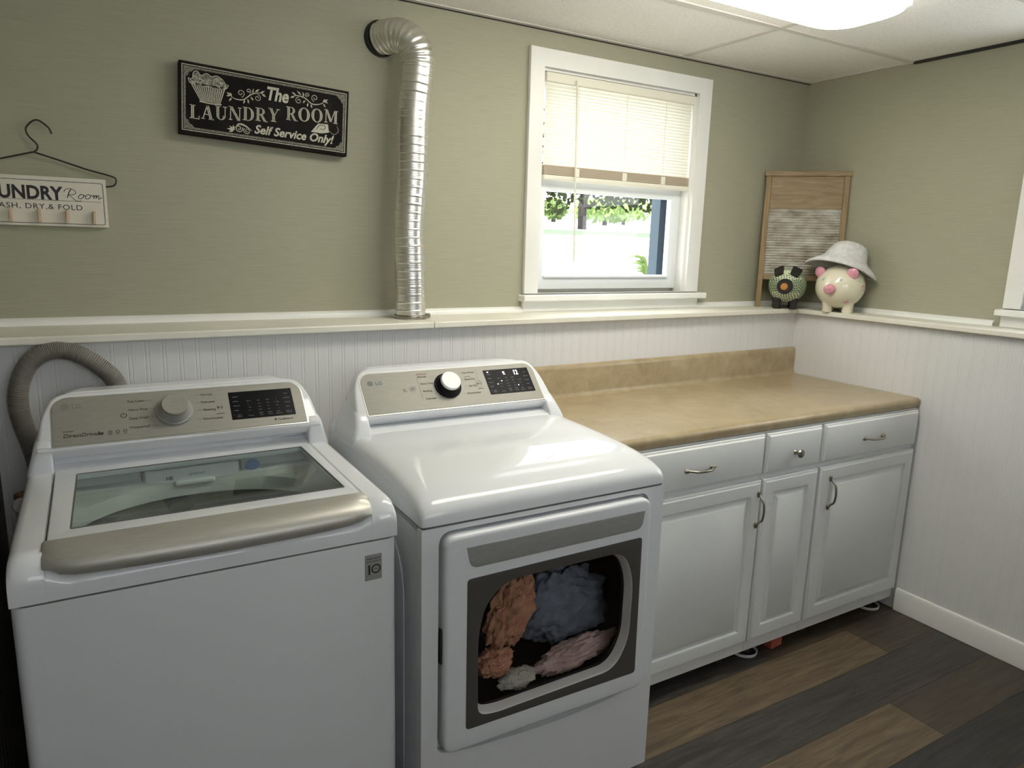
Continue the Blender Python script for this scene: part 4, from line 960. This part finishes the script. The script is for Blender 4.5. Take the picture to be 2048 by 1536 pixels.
for ring_, cnt in ((.50, 20), (.62, 24), (.75, 28), (.88, 30), (1.0, 32)):
    for k in range(cnt):
        a = 2*pi*k/cnt+ring_*9; az = AZ+ring_*sin(a); el = radians(-4)+ring_*.9*cos(a)
        if el > .72 and abs(az-AZ) < .9 and ring_ > .8: continue
        w.plate([circle(0, 0, .0026, 8)], -.002, .0012, T=surf(GC, R_*1.012, az, el))
w.build('dots', M['ebony'], gp, smooth=False)
w = MB(); w.lathe([(0, .020), (.026, .020), (.032, .014), (.034, .004), (.034, -.012), (0, -.012)], 32, T=surf(GC, R_, AZ, radians(-2))); sn = w.build('snout', M['ebony'], gp, angle=40, label='black round snout')
w = MB(); w.lathe([(0, .0275), (.012, .0272), (.0155, .024), (.016, .019), (0, .019)], 24, T=surf(GC, R_, AZ, radians(-2))); w.build('snout_plug', M['orange_wood'], sn, angle=40, label='orange wooden disc')
for s in (-1, 1):
    w = MB(); T_ = surf(GC, R_*1.01, AZ+s*radians(38), radians(46)) @ Matrix.Rotation(radians(-s*38), 4, 'Z')
    w.plate([rpoly([(-.019, -.026), (.019, -.026), (.022, .030), (-.022, .030)], .007)], -.004, .009, .003, T=T_); w.build('ear', M['ebony'], gp, label='black ear')
for sx, sy in ((-1, -1), (1, -1), (-1, 1), (1, 1)):
    w = MB(); w.lathe([(0, 0), (.015, 0), (.017, .006), (.015, .018), (.019, .036), (.020, .048)], 18, T=at(sx*.034-.006, sy*.028, 0)); w.build('foot', M['ebony'], gp, label='black foot')

# cream pig bank with its hat
pk = thing('piggy_bank', 'glossy cream piggy bank with pink snout and ears on the right ledge', 'piggy bank', (-.120, -.360, ZL), (0, 0, radians(-60)))
R2 = .098; PC = Vector((0, 0, .022+R2*.93))
w = MB(); w.ellipsoid(PC, (R2*1.03, R2*1.05, R2*.96), 44, 28, lambda d: 1+.03*max(0, -d.z)); w.build('body', M['pig_cream'], pk)
AZ2 = radians(-17)
w = MB(); w.lathe([(0, .018), (.017, .018), (.0215, .014), (.0225, .004), (.026, -.012)], 30, T=surf(PC, R2*1.03, AZ2, radians(-6)) @ Matrix.Diagonal((1.05, .9, 1, 1))); sn = w.build('snout', M['pig_pink'], pk, angle=50, label='pink snout')
for s in (-1, 1): 
    w = MB(); w.lathe([(0, .0008), (.0032, .0004), (.0034, 0)], 12, T=surf(PC, R2*1.03, AZ2, radians(-6)) @ at(s*.0075, 0, .018)); w.build('nostril', M['ink_red'], sn)
for s in (-1, 1):
    w = MB(); w.lathe([(0, .0024), (.006, .0018), (.009, 0)], 18, T=surf(PC, R2*1.02, AZ2+s*radians(23), radians(17))); w.build('eye', M['pig_eye'], pk, label='pale grey eye')
    w = MB(); T_ = surf(PC, R2*.97, AZ2+s*radians(46), radians(30)) @ Matrix.Rotation(radians(-s*50), 4, 'Z') @ Matrix.Rotation(radians(50), 4, 'X')
    w.ellipsoid((0, .016, 0), (.025, .031, .010), 20, 12, lambda d: 1-.25*max(0, d.y))
    w2 = MB(); w2.add(w.v, w.f, T_); w2.build('ear', M['pig_pink'], pk, label='pink ear')
for sx, sy in ((-1, -1), (1, -1), (-1, 1), (1, 1)):
    w = MB(); w.lathe([(0, 0), (.019, 0), (.0215, .005), (.020, .020), (.023, .036), (.026, .048)], 20, T=at(sx*.040, sy*.028, 0)); w.build('foot', M['pig_cream'], pk)
w = MB()
for az, el, r in ((52, -4, .012), (70, 12, .010), (62, -26, .009)): w.plate([circle(0, 0, r, 20)], -.004, .0008, T=surf(PC, R2*1.02, AZ2+radians(az), radians(el)))
w.build('green_spot', M['pig_green'], pk)
w = MB()
for az, el, r in ((84, -2, .013), (44, -38, .010)): w.plate([circle(0, 0, r, 20)], -.006, .0008, T=surf(PC, R2*1.02, AZ2+radians(az), radians(el)))
w.build('pink_spot', M['pig_pink'], pk)
ht = thing('hat', 'white floppy knit hat with a grey patch, tilted on the cream pig', 'hat', (-.106, -.352, ZL+.222), (radians(-9), radians(12), radians(-60)))
w = MB(); rings = []
for k, (r, z) in enumerate(((.140, -.034), (.146, -.030), (.145, -.022), (.122, -.008), (.096, .004), (.086, .014), (.080, .032), (.070, .056), (.056, .074), (.036, .083), (.012, .087), (.0, .0875))):
    ring = []
    for q in range(48):
        a = 2*pi*q/48; wob = 1+.03*sin(3*a+1)+.015*sin(5*a); sag = (-.014*abs(cos(a))**2*max(0, (r-.085)/.05))
        ring.append((r*wob*cos(a)*1.03+.010*z/.08, r*wob*sin(a)*(.92-.16*max(0, (r-.085)/.06)), z+sag+.006*max(0, (r-.085)/.05)*max(0, -sin(a))))
    rings.append(ring)
w.loft(rings, False, False); o = w.build('hat_felt', M['felt'], ht, angle=80)
sm = o.modifiers.new('thickness', 'SOLIDIFY'); sm.thickness = .008; sm.offset = -1
w = MB(); w.plate([circle(0, 0, .015, 18, .013)], -.001, .0015, T=Matrix.Translation((.048, -.052, .042)) @ (Vector((.048, -.060, .012)).to_track_quat('Z', 'Y').to_matrix().to_4x4())); w.build('patch', M['felt_grey'], ht, label='grey round patch')

# ------------------------------------------------------------------ outside
def gz(y): return 1.16+max(0, y-.2)*.047
w = MB(); ys = [.17, 2, 6, 11.3]; 
for a, b in zip(ys, ys[1:]): w.add([(-25, a, gz(a)), (40, a, gz(a)), (40, b, gz(b)), (-25, b, gz(b))], [(0, 1, 2, 3)])
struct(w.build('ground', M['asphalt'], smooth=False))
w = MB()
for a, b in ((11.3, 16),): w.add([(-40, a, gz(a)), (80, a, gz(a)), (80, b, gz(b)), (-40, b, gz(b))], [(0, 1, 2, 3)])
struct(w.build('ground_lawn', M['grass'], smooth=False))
w = MB(); w.add([(-40, 16, gz(16)), (80, 16, gz(16)), (80, 60, gz(60)), (-40, 60, gz(60))], [(0, 1, 2, 3)]); struct(w.build('ground_far', M['asphalt'], smooth=False))
def foliage(w, c, r, n, seed, size):
    rg = random.Random(seed)
    for k in range(n):
        d = Vector((rg.gauss(0, 1), rg.gauss(0, 1), rg.gauss(0, 1))).normalized()*(rg.random()**.4)
        p = Vector(c)+Vector((d.x*r[0], d.y*r[1], d.z*r[2])); s = size*rg.uniform(.6, 1.3)
        a = Vector((rg.gauss(0, 1), rg.gauss(0, 1), rg.gauss(0, 1))).normalized(); b = a.orthogonal().normalized(); e = a.cross(b)
        w.add([tuple(p-b*s), tuple(p-e*s*.55), tuple(p+b*s), tuple(p+e*s*.55)], [(0, 1, 2, 3)])
t1 = thing('maple_tree', 'broad shady maple with a dark trunk standing on the lawn outside', 'tree', (11.7, 18, gz(18)))
w = MB(); w.tube([(11.7, 18, gz(18)-.1), (11.68, 18, 2.6), (11.75, 18, 3.4), (11.6, 18, 6)], lambda i, t: .16-.04*t, 14); w.build('trunk', M['bark'], t1, world=True)
w = MB()
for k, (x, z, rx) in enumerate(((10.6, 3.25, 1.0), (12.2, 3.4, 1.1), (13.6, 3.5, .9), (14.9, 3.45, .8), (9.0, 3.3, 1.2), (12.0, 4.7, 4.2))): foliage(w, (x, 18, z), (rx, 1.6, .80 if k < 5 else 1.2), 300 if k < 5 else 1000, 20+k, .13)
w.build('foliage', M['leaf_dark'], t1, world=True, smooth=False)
for k, (x, y, h, r) in enumerate(((22.6, 31, .85, 2.2), (29.6, 38, 1.1, 2.8), (22.4, 36, .8, 1.0))):
    tt = thing('tree', ['bright green bushy tree beyond the lawn behind the maple trunk', 'bright green tree at the right edge of the view through the window', 'thin pale green tree left of the maple trunk'][k], 'tree', (x, y, gz(y)))
    w = MB(); w.tube([(x, y, gz(y)-.1), (x+.1, y, gz(y)+.6), (x, y, gz(y)+1.2)], lambda i, t: .15-.05*t, 10); w.build('trunk', M['bark'], tt, world=True)
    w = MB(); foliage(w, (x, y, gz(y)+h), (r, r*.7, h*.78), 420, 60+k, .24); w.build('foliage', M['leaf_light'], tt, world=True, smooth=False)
gpnt = thing('garden_plant', 'small green plant outside at the lower right corner of the window pane', 'plant', (-.03, 1.0, gz(1.0)))
w = MB(); rg = random.Random(2)
for k in range(9):
    a = rg.uniform(1.2, 3.6); L_ = rg.uniform(.10, .20); P_ = [Vector((-.03, 1.0, gz(1.0)-.01)), Vector((-.03+.25*L_*cos(a), 1.0+.2*L_*sin(a), gz(1.0)+L_*.95)), Vector((-.03+.8*L_*cos(a), 1.0+.6*L_*sin(a), gz(1.0)+L_*1.05))]
    w.tube(catmull([tuple(q) for q in P_], 8), lambda i, t: .010*sin(pi*min(.98, t+.06))+.001, 6, flat=.25)
w.build('leaves', M['leaf_light'], gpnt, world=True)
